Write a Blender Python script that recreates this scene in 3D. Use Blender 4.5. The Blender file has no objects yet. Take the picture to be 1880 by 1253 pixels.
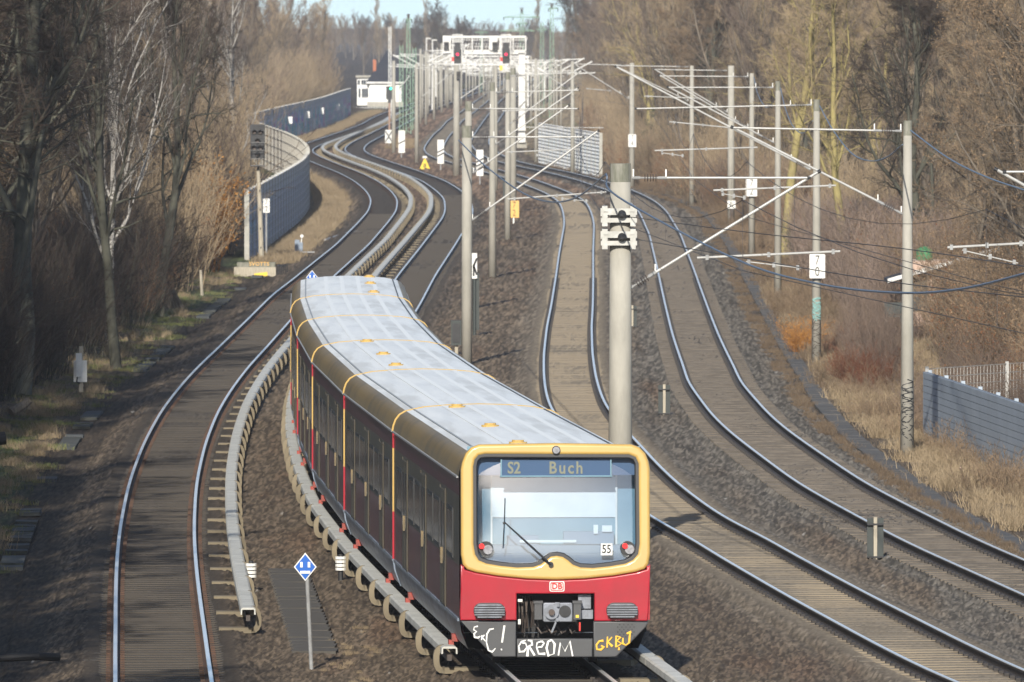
import bpy, bmesh, math, random
import numpy as np
from mathutils import Vector, Matrix
R = math.radians
rnd = random.Random(7)
scene = bpy.context.scene
col = scene.collection

# ---------------------------------------------------------------- camera
H = 10.35; FPX = 19000.0; YH = 36.0
PITCH = math.atan((626.5 - YH) / FPX)
cd = bpy.data.cameras.new('camera'); cam = bpy.data.objects.new('camera', cd); col.objects.link(cam)
cam.location = (0, 0, H); cam.rotation_euler = (math.pi/2 - PITCH, 0, 0)
cd.sensor_width = 36; cd.lens = FPX / 1880 * 36; cd.clip_start = 1; cd.clip_end = 12000
cd.dof.use_dof = True; cd.dof.focus_distance = 185; cd.dof.aperture_fstop = 9
scene.camera = cam
# ---------------------------------------------------------------- sky, sun, exposure
SUN_EL, SUN_AZ = 28.0, 7.0         # the sun stands behind the camera, a little to its left
world = bpy.data.worlds.new('World'); scene.world = world; world.use_nodes = True
nt = world.node_tree; nt.nodes.clear()
sky = nt.nodes.new('ShaderNodeTexSky'); sky.sky_type = 'NISHITA'; sky.sun_disc = False
sky.sun_elevation = R(SUN_EL); sky.sun_rotation = R(180 + SUN_AZ)
sky.air_density = 1.0; sky.dust_density = 0.8; sky.ozone_density = 1.0
bg = nt.nodes.new('ShaderNodeBackground'); bg.inputs['Strength'].default_value = 0.10
wo = nt.nodes.new('ShaderNodeOutputWorld')
tcw = nt.nodes.new('ShaderNodeTexCoord'); vad = nt.nodes.new('ShaderNodeVectorMath'); vad.operation = 'ADD'; vad.inputs[1].default_value = (0, 0, .10)
vnm = nt.nodes.new('ShaderNodeVectorMath'); vnm.operation = 'NORMALIZE'
nt.links.new(tcw.outputs['Generated'], vad.inputs[0]); nt.links.new(vad.outputs[0], vnm.inputs[0]); nt.links.new(vnm.outputs[0], sky.inputs[0])
nt.links.new(sky.outputs[0], bg.inputs[0]); nt.links.new(bg.outputs[0], wo.inputs[0])
sd = bpy.data.lights.new('sun', 'SUN'); sd.energy = 4.2; sd.angle = R(0.53); sd.color = (1, 0.93, 0.82)
so = bpy.data.objects.new('sun', sd); col.objects.link(so)
sdir = Vector((math.sin(R(SUN_AZ)) * math.cos(R(SUN_EL)), math.cos(R(SUN_AZ)) * math.cos(R(SUN_EL)), -math.sin(R(SUN_EL))))
so.rotation_euler = sdir.to_track_quat('-Z', 'Y').to_euler()
so.location = (-40, -60, 60)
scene.view_settings.view_transform = 'Standard'; scene.view_settings.look = 'None'
scene.view_settings.exposure = 0.62; scene.view_settings.gamma = 1
scene.view_settings.use_curve_mapping = False
scene.render.engine = 'CYCLES'
scene.cycles.volume_bounces = 1
scene.cycles.max_bounces = 6; scene.cycles.diffuse_bounces = 2; scene.cycles.glossy_bounces = 3

# ---------------------------------------------------------------- measuring helpers
def ray(px, py):
    a, b = (px - 940) / FPX, (626.5 - py) / FPX
    c, s = math.cos(PITCH), math.sin(PITCH)
    return Vector((a, c + b * s, -s + b * c))
def gr(px, py, z=0.0):
    r = ray(px, py); t = (z - H) / r.z
    return Vector((r.x * t, r.y * t, z))
def atY(px, py, Y):
    r = ray(px, py); t = Y / r.y
    return Vector((r.x * t, Y, H + r.z * t))

# ---------------------------------------------------------------- object helpers
def setp(o, label=None, cat=None, group=None, kind=None):
    if label: o['label'] = label
    if cat: o['category'] = cat
    if group: o['group'] = group
    if kind: o['kind'] = kind
    return o
def thing(name, label, cat, loc=(0, 0, 0), rz=0.0, group=None):
    o = bpy.data.objects.new(name, None); o.empty_display_size = 0.3
    col.objects.link(o); o.location = loc; o.rotation_euler = (0, 0, rz)
    return setp(o, label, cat, group)
def link(name, me, parent=None, loc=None, rot=None):
    o = bpy.data.objects.new(name, me); col.objects.link(o)
    if parent is not None: o.parent = parent
    if loc is not None: o.location = loc
    if rot is not None: o.rotation_euler = rot
    return o
def copy_tree(o, parent=None):
    c = o.copy(); col.objects.link(c); c.parent = parent
    for ch in list(o.children): copy_tree(ch, c)
    return c

class MB:
    def __init__(s): s.v = []; s.f = []; s.m = []
    def quad_box(s, P, m=0):
        b = len(s.v); s.v += [tuple(p) for p in P]
        for q in ((0,3,2,1),(4,5,6,7),(0,1,5,4),(1,2,6,5),(2,3,7,6),(3,0,4,7)):
            s.f.append(tuple(b+i for i in q)); s.m.append(m)
        return s
    def box(s, c, d, rz=0.0, m=0, rx=0.0, ry=0.0):
        M = Matrix.Rotation(rz, 3, 'Z') @ Matrix.Rotation(ry, 3, 'Y') @ Matrix.Rotation(rx, 3, 'X')
        c = Vector(c); x, y, z = d[0]/2, d[1]/2, d[2]/2
        return s.quad_box([c + M @ Vector(p) for p in ((-x,-y,-z),(x,-y,-z),(x,y,-z),(-x,y,-z),(-x,-y,z),(x,-y,z),(x,y,z),(-x,y,z))], m)
    def tube(s, pts, r, n=8, m=0, cap=True):
        pts = [Vector(p) for p in pts]; N = len(pts)
        rs = r if isinstance(r, (list, tuple)) else [r] * N
        b = len(s.v); ref = None
        for i, p in enumerate(pts):
            t = (pts[min(i+1, N-1)] - pts[max(i-1, 0)])
            if t.length < 1e-9: t = Vector((0, 0, 1))
            t.normalize()
            if ref is None: ref = Vector((0, 0, 1)) if abs(t.z) < 0.9 else Vector((1, 0, 0))
            u = (ref - t * ref.dot(t)).normalized(); w = t.cross(u); ref = u
            for k in range(n):
                a = 2 * math.pi * (k + .5) / n
                s.v.append(tuple(p + (u * math.cos(a) + w * math.sin(a)) * rs[i]))
        for i in range(N - 1):
            for k in range(n):
                a, c = b + i*n + k, b + i*n + (k+1) % n
                s.f.append((a, c, c + n, a + n)); s.m.append(m)
        if cap:
            s.f.append(tuple(b + k for k in reversed(range(n)))); s.m.append(m)
            s.f.append(tuple(b + (N-1)*n + k for k in range(n))); s.m.append(m)
        return s
    def sweep(s, path, prof, ms=None, closed=True, cap=True):
        """prof: (x, z) offsets; swept along path (x, y, z), x to the right of the way"""
        path = [Vector(p) for p in path]; N = len(path); n = len(prof); b = len(s.v)
        for i, p in enumerate(path):
            t = path[min(i+1, N-1)] - path[max(i-1, 0)]; t.z = 0; t.normalize()
            r = Vector((t.y, -t.x, 0))
            for (x, z) in prof: s.v.append((p.x + r.x*x, p.y + r.y*x, p.z + z))
        K = n if closed else n - 1
        for i in range(N - 1):
            for k in range(K):
                a, c = b + i*n + k, b + i*n + (k+1) % n
                s.f.append((a, c, c + n, a + n)); s.m.append(ms[k] if ms else 0)
        if cap and closed:
            s.f.append(tuple(b + k for k in reversed(range(n)))); s.m.append(ms[0] if ms else 0)
            s.f.append(tuple(b + (N-1)*n + k for k in range(n))); s.m.append(ms[0] if ms else 0)
        return s
    def disc(s, c, r, axis='Y', h=0.02, n=14, m=0, sx=1.0):
        c = Vector(c); a = {'X': Vector((1,0,0)), 'Y': Vector((0,1,0)), 'Z': Vector((0,0,1))}[axis]
        return s.tube([c - a*h/2, c + a*h/2], r, n, m)
    def mesh(s, name, mats, smooth=False):
        me = bpy.data.meshes.new(name); me.from_pydata(s.v, [], s.f)
        mats = mats if isinstance(mats, (list, tuple)) else [mats]
        for x in mats: me.materials.append(x)
        if len(mats) > 1: me.polygons.foreach_set('material_index', s.m)
        if smooth: me.polygons.foreach_set('use_smooth', [True]*len(me.polygons))
        me.update(); return me
    def build(s, name, mats, parent=None, smooth=False, loc=None):
        return link(name, s.mesh(name, mats, smooth), parent, loc)

def np_mesh(name, V, F, mats, mi=None, smooth=False, colr=None):
    """V (n,3), F (m,k) arrays"""
    me = bpy.data.meshes.new(name); V = np.asarray(V, np.float32); F = np.asarray(F, np.int32)
    k = F.shape[1]; m = len(F)
    me.vertices.add(len(V)); me.vertices.foreach_set('co', V.ravel())
    me.loops.add(m * k); me.loops.foreach_set('vertex_index', F.ravel())
    me.polygons.add(m); me.polygons.foreach_set('loop_start', np.arange(0, m*k, k, dtype=np.int32))
    for x in (mats if isinstance(mats, (list, tuple)) else [mats]): me.materials.append(x)
    if mi is not None: me.polygons.foreach_set('material_index', np.asarray(mi, np.int32))
    if smooth: me.polygons.foreach_set('use_smooth', np.ones(m, bool))
    me.update(calc_edges=True)
    if colr is not None:
        a = me.color_attributes.new('tint', 'FLOAT_COLOR', 'POINT')
        c4 = np.ones((len(V), 4), np.float32); c4[:, :3] = colr
        a.data.foreach_set('color', c4.ravel())
    return me

def plate_mesh(name, loops, thick, bevel, mats, res=2):
    """flat outlined plate with holes; outline in x,z, faces -Y, front face at y=0"""
    cu = bpy.data.curves.new(name, 'CURVE'); cu.dimensions = '2D'; cu.fill_mode = 'BOTH'
    cu.extrude = thick/2 - bevel; cu.bevel_depth = bevel; cu.bevel_resolution = res; cu.offset = -bevel
    for lp in loops:
        sp = cu.splines.new('POLY'); sp.points.add(len(lp) - 1); sp.use_cyclic_u = True
        for i, (x, z) in enumerate(lp): sp.points[i].co = (x, z, 0, 1)
    o = bpy.data.objects.new(name, cu); col.objects.link(o)
    bpy.context.view_layer.update()
    me = bpy.data.meshes.new_from_object(o.evaluated_get(bpy.context.evaluated_depsgraph_get()))
    bpy.data.objects.remove(o); me.name = name
    for v in me.vertices:
        x, y, z = v.co; v.co = (x, thick/2 - z, y)
    me.materials.clear()
    for x in (mats if isinstance(mats, (list, tuple)) else [mats]): me.materials.append(x)
    return me
def text_mesh(name, body, size, mat, align='CENTER', sx=1.0, extrude=0.002, bold=0.0, spacing=1.0):
    cu = bpy.data.curves.new(name, 'FONT'); cu.body = body; cu.size = size; cu.extrude = extrude
    cu.align_x = align; cu.align_y = 'CENTER'; cu.offset = bold; cu.space_character = spacing; cu.resolution_u = 3
    o = bpy.data.objects.new(name, cu); col.objects.link(o); bpy.context.view_layer.update()
    me = bpy.data.meshes.new_from_object(o.evaluated_get(bpy.context.evaluated_depsgraph_get()))
    bpy.data.objects.remove(o); me.name = name
    for v in me.vertices:
        x, y, z = v.co; v.co = (x*sx, -z, y)
    me.materials.clear(); me.materials.append(mat)
    return me
def rrect(x0, z0, x1, z1, r, n=4):
    out = []
    for (cx, cz, a0) in ((x1-r, z0+r, -90), (x1-r, z1-r, 0), (x0+r, z1-r, 90), (x0+r, z0+r, 180)):
        for k in range(n+1):
            a = R(a0 + 90*k/n); out.append((cx + r*math.cos(a), cz + r*math.sin(a)))
    return out

# ---------------------------------------------------------------- materials
MATS = {}
def mat(name, c, rough=0.7, metal=0.0, c2=None, scale=4.0, detail=4.0, stretch=(1,1,1), bump=0.0, bscale=None,
        spec=0.5, coord='Object', contrast=(0.35, 0.65), c3=None, s3=1.0, vary=0.0, trans=0.0, coat=0.0):
    m = bpy.data.materials.new(name); m.use_nodes = True; n = m.node_tree.nodes; l = m.node_tree.links
    p = n['Principled BSDF']; p.inputs['Roughness'].default_value = rough; p.inputs['Metallic'].default_value = metal
    p.inputs['Specular IOR Level'].default_value = spec
    p.inputs['Base Color'].default_value = (*c, 1)
    if coat: p.inputs['Coat Weight'].default_value = coat; p.inputs['Coat Roughness'].default_value = 0.08
    out = None
    def noise(sc, det):
        tc = n.new('ShaderNodeTexCoord'); mp = n.new('ShaderNodeMapping'); mp.inputs['Scale'].default_value = stretch
        nz = n.new('ShaderNodeTexNoise'); nz.inputs['Scale'].default_value = sc; nz.inputs['Detail'].default_value = det
        nz.inputs['Roughness'].default_value = 0.65
        if coord == 'World':
            g = n.new('ShaderNodeNewGeometry'); l.new(g.outputs['Position'], mp.inputs[0])
        else: l.new(tc.outputs[coord], mp.inputs[0])
        l.new(mp.outputs[0], nz.inputs['Vector']); return nz
    def mixc(fac, a, b):
        mx = n.new('ShaderNodeMix'); mx.data_type = 'RGBA'
        l.new(fac, mx.inputs[0])
        for s, idx in ((a, 6), (b, 7)):
            if isinstance(s, tuple): mx.inputs[idx].default_value = (*s, 1)
            else: l.new(s, mx.inputs[idx])
        return mx.outputs[2]
    def ramp(src, lo, hi):
        mr = n.new('ShaderNodeMapRange'); mr.inputs[1].default_value = lo; mr.inputs[2].default_value = hi
        l.new(src, mr.inputs[0]); return mr.outputs[0]
    out = c
    if c2 is not None:
        nz = noise(scale, detail); out = mixc(ramp(nz.outputs[0], *contrast), c, c2)
    if c3 is not None:
        nz = noise(s3, 3); out = mixc(ramp(nz.outputs[0], 0.5, 0.62), out, c3)
    if vary:
        oi = n.new('ShaderNodeObjectInfo'); mr = n.new('ShaderNodeMapRange'); l.new(oi.outputs['Random'], mr.inputs[0])
        mr.inputs[3].default_value = 1 - vary; mr.inputs[4].default_value = 1 + vary
        hs = n.new('ShaderNodeHueSaturation'); l.new(mr.outputs[0], hs.inputs['Value'])
        if isinstance(out, tuple): hs.inputs['Color'].default_value = (*out, 1)
        else: l.new(out, hs.inputs['Color'])
        out = hs.outputs[0]
    if not isinstance(out, tuple): l.new(out, p.inputs['Base Color'])
    if bump:
        nb = noise(bscale or scale*3, 4); bp = n.new('ShaderNodeBump'); bp.inputs['Strength'].default_value = bump
        bp.inputs['Distance'].default_value = 0.02
        l.new(nb.outputs[0], bp.inputs['Height']); l.new(bp.outputs[0], p.inputs['Normal'])
    MATS[name] = m; return m
def emat(name, c, strength, base=(0.1,0.1,0.1)):
    m = mat(name, base, 0.3); p = m.node_tree.nodes['Principled BSDF']
    p.inputs['Emission Color'].default_value = (*c, 1); p.inputs['Emission Strength'].default_value = strength
    return m

m_conc = mat('pole_concrete', (0.36,0.345,0.30), 0.85, c2=(0.27,0.26,0.225), scale=2.2, stretch=(1,1,0.35), bump=0.15, bscale=40, vary=0.06)
m_conc_top = mat('concrete_moss', (0.13,0.135,0.10), 0.9, c2=(0.24,0.235,0.20), scale=9, stretch=(1,1,0.25))
m_galv = mat('galvanised_tube', (0.44,0.44,0.42), 0.5, 0.2, c2=(0.33,0.33,0.32), scale=3)
m_galv_d = mat('galvanised_dull', (0.30,0.31,0.31), 0.6, 0.2, c2=(0.2,0.2,0.2), scale=6)
m_insul = mat('brown_insulator', (0.035,0.025,0.022), 0.3)
m_black = mat('black_paint', (0.012,0.013,0.015), 0.45, c2=(0.025,0.026,0.028), scale=5)
m_white = mat('white_enamel', (0.72,0.72,0.69), 0.45, c2=(0.6,0.6,0.57), scale=3)
m_white2 = mat('white_steel', (0.66,0.66,0.64), 0.55, c2=(0.5,0.5,0.48), scale=2)
m_yel = mat('yellow_enamel', (0.72,0.50,0.05), 0.5)
m_ochre_sign = mat('ochre_enamel', (0.72,0.42,0.12), 0.55, c2=(0.62,0.36,0.1), scale=6)
m_red = mat('red_enamel', (0.6,0.03,0.02), 0.5)
m_blue = mat('blue_enamel', (0.01,0.10,0.42), 0.35)
m_wire = mat('wire', (0.045,0.04,0.04), 0.5, 0.3)
m_cable = mat('blue_grey_cable', (0.075,0.105,0.16), 0.4)
m_wood = mat('weathered_wood', (0.20,0.17,0.13), 0.9, c2=(0.10,0.085,0.07), scale=8, stretch=(3,3,0.4))
m_wood_l = mat('pale_post', (0.42,0.38,0.30), 0.85, c2=(0.30,0.27,0.21), scale=8, stretch=(3,3,0.4))
m_green = mat('green_lattice', (0.13,0.24,0.16), 0.6, c2=(0.2,0.3,0.22), scale=3)
m_ruststeel = mat('dark_steel', (0.05,0.045,0.042), 0.6, 0.3, c2=(0.08,0.06,0.05), scale=5)
m_dkgreen = mat('dark_green_board', (0.03,0.038,0.036), 0.6)

# ---------------------------------------------------------------- track centre lines, measured
T = {}
T[1] = [(1253,300.5),(1202,296.5),(1152,293.5),(1102,290),(1052,287.5),(1015,287),(977,288),(940,291.5),(902,296.5),(875,302),(847,310),(817,319.5),(790,331),(757,347),(735,361),(710,379),(685,399.5),(662,420.5),(641,442),(620,462),(590,491),(540,538),(512,573),(492,596),(449,647),(407,686),(387,702),(367,706),(350,695),(332,672),(316,640),(302,603),(289,572),(281,557),(275,554),(268,566),(252,611),(240,647),(230,674),(212,705),(200,738),(185,785),(165,860),(150,915),(120,950)]
T[2] = [(1300,1098),(1253,1043),(1235,1021),(1117,885),(1020,780),(941,709),(865,667),(802,645),(753,640),(700,646),(640,676),(560,732),(505,765),(450,805),(400,839),(387,843),(365,840),(350,824),(332,797),(317,757),(302,713),(290,677),(282,657),(275,649),(268,653),(262,661),(255,674),(247,691),(230,724),(215,752),(200,785),(185,825),(165,880),(150,930),(120,960)]
T[3] = [(1253,1850),(1231,1793),(1210,1750),(1180,1688),(1140,1612),(1103,1541),(1072,1484),(1012,1377),(990,1342),(950,1264),(915,1216),(885,1180),(850,1146),(822,1123),(780,1086),(745,1061),(720,1052),(690,1046),(650,1043),(600,1045),(562,1050),(512,1054.5),(462,1058),(425,1062),(412,1063.5),(400,1062),(390,1060),(380,1056),(370,1051),(356,1029),(345,1003),(340,988),(331,965),(322,934),(312,897),(304,870),(297,842),(290,815),(280,798),(272,795),(257,804),(247,811),(235,825),(222,834),(217,842),(200,866),(185,885),(170,905),(150,935),(120,965)]
T[4] = [(1092,1957),(1027,1807),(1000,1745),(977,1698),(940,1627),(921,1590),(885,1525),(851,1476),(819,1431),(790,1392),(760,1359),(722,1328),(700,1311),(675,1302),(645,1289),(612,1276),(568,1262),(531,1251),(492,1240),(458,1229.5),(430,1221),(405,1208),(388,1199),(370,1180),(355,1153),(346,1130),(332,1087),(326,1066),(315,1021),(305,970),(297,932),(285,903),(272,886),(262,880),(250,884),(230,896),(212,908),(190,925),(170,945),(150,968),(120,985)]
YG = np.exp(np.linspace(math.log(60), math.log(4000), 2200))       # depths
TC = {}
for k, pts in T.items():
    ys = np.array([p[0] for p in pts][::-1], float); xs = np.array([p[1] for p in pts][::-1], float)
    c_, s_ = math.cos(PITCH), math.sin(PITCH)
    # row of a rail-top point at depth Y, exactly
    def rowof(Y, z=0.0):
        # solve camera projection
        dz = z - H; fwd = Y*c_ - dz*s_; upv = Y*s_ + dz*c_
        return 626.5 - FPX*upv/fwd, fwd
    yr, fw = rowof(YG)
    px = np.interp(yr, ys, xs)
    over = yr > ys[-1]
    slope = (xs[-1]-xs[-3])/(ys[-1]-ys[-3]); px = np.where(over, xs[-1] + (yr-ys[-1])*slope, px)
    X = (px-940)*fw/FPX
    # smooth in log depth
    n = 9; g = np.exp(-0.5*(np.arange(-n*2, n*2+1)/(n*0.85))**2); g /= g.sum()
    Xs = np.convolve(np.pad(X, n*2, mode='edge'), g, 'valid')
    near = YG < 150
    i0 = np.argmax(YG > 150); sl = (Xs[i0+25]-Xs[i0])/(YG[i0+25]-YG[i0])
    Xs = np.where(near, Xs[i0] + (YG-YG[i0])*sl, Xs)
    TC[k] = Xs
def tc(k, Y): return np.interp(Y, YG, TC[k])
def slope_at(k, Y): return float((tc(k, Y+4) - tc(k, Y-4)) / 8)
# ---------------------------------------------------------------- noise in numpy
rng = np.random.default_rng(11)
_N = rng.random((256, 256)).astype(np.float32)
def vnoise(x, y):
    xi = np.floor(x).astype(int); yi = np.floor(y).astype(int); fx = x - xi; fy = y - yi
    fx = fx*fx*(3-2*fx); fy = fy*fy*(3-2*fy)
    a = _N[xi & 255, yi & 255]; b = _N[(xi+1) & 255, yi & 255]; c = _N[xi & 255, (yi+1) & 255]; d = _N[(xi+1) & 255, (yi+1) & 255]
    return (a*(1-fx)+b*fx)*(1-fy) + (c*(1-fx)+d*fx)*fy
def fbm(x, y, o=4):
    s = 0; a = .5
    for i in range(o): s = s + a*vnoise(x*2**i + 17*i, y*2**i + 31*i); a *= .5
    return s / (1 - .5**o)
def sstep(a, b, x):
    t = np.clip((x-a)/(b-a), 0, 1); return t*t*(3-2*t)

PATH_R = lambda Y: np.interp(Y, [200, 250, 305, 560, 800], [1.95, 2.6, 2.98, 3.15, 3.3])
def ground_base(X, Y):
    d1 = X - tc(1, Y); d4 = X - tc(4, Y)
    z = np.full(np.shape(X), -0.235)
    for k in (1, 2, 3, 4):
        a = np.abs(X - tc(k, Y)); z = np.where(a < 1.5, (-0.206 if k == 4 else -0.187 if k < 3 else -0.180) + (0.03*sstep(.95, 1.05, a) if k < 4 else 0) - 0.07*sstep(1.25, 1.6, a), z)
    z = np.where(d1 < -1.5, -0.235 - 0.16*sstep(1.5, 2.3, -d1), z)
    z = z + np.where(d1 < -4.2, np.clip(-4.2 - d1, 0, 40)*0.10*(1 - 0.3*sstep(0, 20, -4.2-d1)), 0)
    z = np.where(d4 > 1.5, -0.235 - 0.20*sstep(1.5, 2.4, d4), z)
    z = z - np.where(d4 > 3.6, 0.25*sstep(3.6, 5.5, d4), 0)
    return z
def gz(x, y): return float(ground_base(np.array([x]), np.array([y]))[0])

# one ground sheet: fine where the camera is close, coarse to the horizon
rows = []
y = 1330.0
while y > 60:
    rows.append(y); y -= 2.7 if y > 430 else (2.2 if y > 200 else (2.0 if y > 120 else 1.0))
Yr = np.array([gr(940, v).y for v in rows]); Yr = Yr[Yr < 9000]
Yr = np.concatenate([[-300, -60, 0, 60, 110, 130], Yr[Yr > 131], [9000]])
NC = 600
u = np.linspace(-1, 1, NC); uo = np.array([1.6, 3, 8, 30, 200])
U = np.concatenate([-uo[::-1], u, uo])
hw = 0.052*np.maximum(Yr, 150) + 2.2
GX = U[None, :]*np.minimum(hw, 120)[:, None]; GY = np.repeat(Yr[:, None], len(U), 1)
shape = GX.shape
jit = (rng.random(shape)-.5)*(2.0/NC)*hw[:, None]*.8
fine = (np.abs(U) <= 1)[None, :] & (GY > 131) & (GY < 1500)
GX = GX + np.where(fine, jit, 0)
d1 = GX - tc(1, GY); d4 = GX - tc(4, GY)
n1 = fbm(GX*.6, GY*.035); n2 = fbm(GX*1.7+9, GY*.10+4); n3 = fbm(GX*.22+3, GY*.015+8)
C_bal = np.array([.108,.082,.056]); C_dark = np.array([.072,.056,.041]); C_grey = np.array([.112,.099,.080]); C_sand = np.array([.200,.166,.120])
C_rust = np.array([.110,.060,.034]); C_litter = np.array([.050,.038,.027]); C_straw = np.array([.22,.17,.105]); C_green = np.array([.075,.095,.035])
def L(a, b, t): return a*(1-t[..., None]) + b*t[..., None]
col3 = np.broadcast_to(C_bal, shape + (3,)).copy()
amp = np.full(shape, .024)
col3 = L(col3, C_dark, sstep(.40, .70, n1)*.5)
col3 = L(col3, C_rust, sstep(.55, .8, n2)*.35*((d1 > 2) & (d4 < -1.5)))
# tracks
for k, (cin, ain, csh) in {1: (np.array([.050,.041,.032]), .004, C_dark*.9), 2: (np.array([.056,.047,.038]), .006, C_dark), 3: (C_sand, .004, np.array([.140,.115,.085])), 4: (np.array([.104,.088,.069]), .0165, C_grey*.97)}.items():  # bed of the first track darkened to carry the shade on it
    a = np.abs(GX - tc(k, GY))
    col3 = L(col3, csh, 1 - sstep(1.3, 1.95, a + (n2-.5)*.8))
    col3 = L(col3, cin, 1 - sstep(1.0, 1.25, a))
    if k < 4:   # brake-dust strip beside each rail
        rd = np.abs(a - .7535); col3 = L(col3, np.array([.052,.027,.017]) if k < 3 else np.array([.085,.066,.048]), (1 - sstep(.10, .22, rd))*.75)
    amp = np.where(a < 1.25, ain, amp)
    if k == 3: amp = np.where((a >= 1.25) & (a < 1.7), .010, amp)
# right of the fourth track: grey ballast, then brown weeds
t = sstep(1.1, 1.5, d4)*(1 - sstep(2.2, 2.8, d4)); col3 = L(col3, C_grey, t*.85)
tm = (GX > (tc(3, GY)+1.3)) & (d4 < -1.1); col3 = L(col3, C_grey, tm*sstep(.35, .6, n1)*.8)
t = sstep(2.3, 2.9, d4 + (n2-.5)*.8); col3 = L(col3, C_litter*1.5, t); amp = np.where(t > .5, .012, amp)
t2 = sstep(3.1, 4.0, d4 + (n2-.5)*1.2); col3 = L(col3, L(np.broadcast_to(C_straw, shape+(3,)), C_litter*1.3, sstep(.45, .7, n3)), t2)
col3 = L(col3, C_green*1.3, t2*sstep(.58, .7, n1)*.5)
# left bank, its shade put into dimmer litter and straw colours
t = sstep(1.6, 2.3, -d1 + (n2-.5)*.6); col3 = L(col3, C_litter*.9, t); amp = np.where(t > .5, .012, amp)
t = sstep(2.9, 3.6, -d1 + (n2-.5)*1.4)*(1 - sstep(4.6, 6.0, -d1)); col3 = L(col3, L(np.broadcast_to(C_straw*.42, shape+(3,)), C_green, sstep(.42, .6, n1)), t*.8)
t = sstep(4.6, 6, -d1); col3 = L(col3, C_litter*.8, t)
# far: warmer brown earth between the tracks
t = sstep(480, 700, GY)*((d1 > 1.5) & (d4 < 1.5)); inn = np.zeros(shape, bool)
for k in (1,2,3,4): inn |= np.abs(GX - tc(k, GY)) < 1.4
col3 = L(col3, np.array([.165,.108,.070]), t*(~inn)*.8)
grain = np.exp((rng.random(shape)-.5)*np.where(amp > .0155, 1.7, np.where(amp > .009, 1.25, .35)))
white = (rng.random(shape) > .9993) & (amp > .009)
col3 = col3*grain[..., None]; col3[white] = (.4, .37, .32)
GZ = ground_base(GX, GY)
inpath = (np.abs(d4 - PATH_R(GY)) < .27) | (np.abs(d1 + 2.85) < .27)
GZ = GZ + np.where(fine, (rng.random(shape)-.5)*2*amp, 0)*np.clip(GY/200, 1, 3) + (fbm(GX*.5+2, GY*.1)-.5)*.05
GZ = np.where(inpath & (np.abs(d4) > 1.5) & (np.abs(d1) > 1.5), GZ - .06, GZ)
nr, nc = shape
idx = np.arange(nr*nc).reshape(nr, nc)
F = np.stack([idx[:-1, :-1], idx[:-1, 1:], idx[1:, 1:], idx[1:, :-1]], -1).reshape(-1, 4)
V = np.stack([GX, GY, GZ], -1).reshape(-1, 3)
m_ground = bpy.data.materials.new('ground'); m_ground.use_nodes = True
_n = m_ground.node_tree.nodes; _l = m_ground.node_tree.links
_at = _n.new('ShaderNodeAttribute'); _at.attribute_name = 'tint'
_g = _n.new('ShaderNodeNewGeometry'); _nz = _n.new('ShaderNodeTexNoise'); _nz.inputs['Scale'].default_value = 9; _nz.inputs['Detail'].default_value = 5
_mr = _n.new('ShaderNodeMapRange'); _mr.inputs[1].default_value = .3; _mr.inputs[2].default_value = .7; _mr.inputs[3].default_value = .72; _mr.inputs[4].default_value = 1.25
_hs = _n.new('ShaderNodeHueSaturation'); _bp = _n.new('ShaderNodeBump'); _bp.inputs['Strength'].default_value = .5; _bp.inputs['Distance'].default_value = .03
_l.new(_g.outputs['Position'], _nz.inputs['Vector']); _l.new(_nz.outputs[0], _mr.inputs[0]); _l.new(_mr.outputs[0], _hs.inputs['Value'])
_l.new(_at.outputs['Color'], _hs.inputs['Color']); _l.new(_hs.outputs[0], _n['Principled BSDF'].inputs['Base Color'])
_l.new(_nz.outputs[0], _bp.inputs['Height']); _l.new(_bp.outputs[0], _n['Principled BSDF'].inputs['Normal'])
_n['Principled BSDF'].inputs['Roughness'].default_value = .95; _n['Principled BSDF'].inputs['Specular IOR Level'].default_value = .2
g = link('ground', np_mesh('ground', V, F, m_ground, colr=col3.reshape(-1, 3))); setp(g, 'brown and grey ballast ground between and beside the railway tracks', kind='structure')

# ---------------------------------------------------------------- tracks
m_railtop = mat('polished_rail', (0.90,0.90,0.88), 0.30, 0.65)
m_railside = mat('dark_rail_side', (0.022,0.020,0.020), 0.7, c2=(0.04,0.03,0.025), scale=4)
m_railrust = mat('rusty_rail_side', (0.085,0.042,0.024), 0.8, c2=(0.05,0.03,0.02), scale=3)
m_sl_dark = mat('old_sleeper', (0.052,0.044,0.035), 0.9, c2=(0.064,0.054,0.043), scale=1.6, coord='World', stretch=(1,2,1))
m_sl_sand = mat('concrete_sleeper', (0.225,0.188,0.137), 0.9, c2=(0.19,0.158,0.114), scale=1.4, coord='World', stretch=(1,1.5,1))
m_sl_grey = mat('grey_sleeper', (0.155,0.132,0.105), 0.9, c2=(0.080,0.068,0.054), scale=2.6, coord='World', stretch=(1,1.5,1))
m_clip = mat('rail_clip', (0.03,0.026,0.024), 0.7)
# profile clockwise from head left; ms: material of the edge that starts at the point
RP = [(-.036,-.012),(-.030,0),(.030,0),(.036,-.012),(.034,-.042),(.010,-.058),(.010,-.135),(.072,-.155),(.072,-.17),(-.072,-.17),(-.072,-.155),(-.010,-.135),(-.010,-.058),(-.034,-.042)]
RM = [1,0,1,1,1,1,1,1,1,1,1,1,1,1]
RM = [0 if i in (0,1,2) else 1 for i in range(14)]
def yrange(a, b, st):
    out = []; y_ = a
    while y_ < b: out.append(y_); y_ += st*max(1, y_/400)
    return out + [b]
TL = {1: ('leftmost railway track, rusty brown, curving up the left side', m_sl_dark, m_railrust, 120, 1900),
      2: ('railway track under the red and yellow train', m_sl_dark, m_railside, 120, 1900),
      3: ('railway track on sandy concrete sleepers right of the train', m_sl_sand, m_railside, 150, 2000),
      4: ('rightmost railway track on grey ballast', m_sl_grey, m_railside, 150, 2000)}
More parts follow.
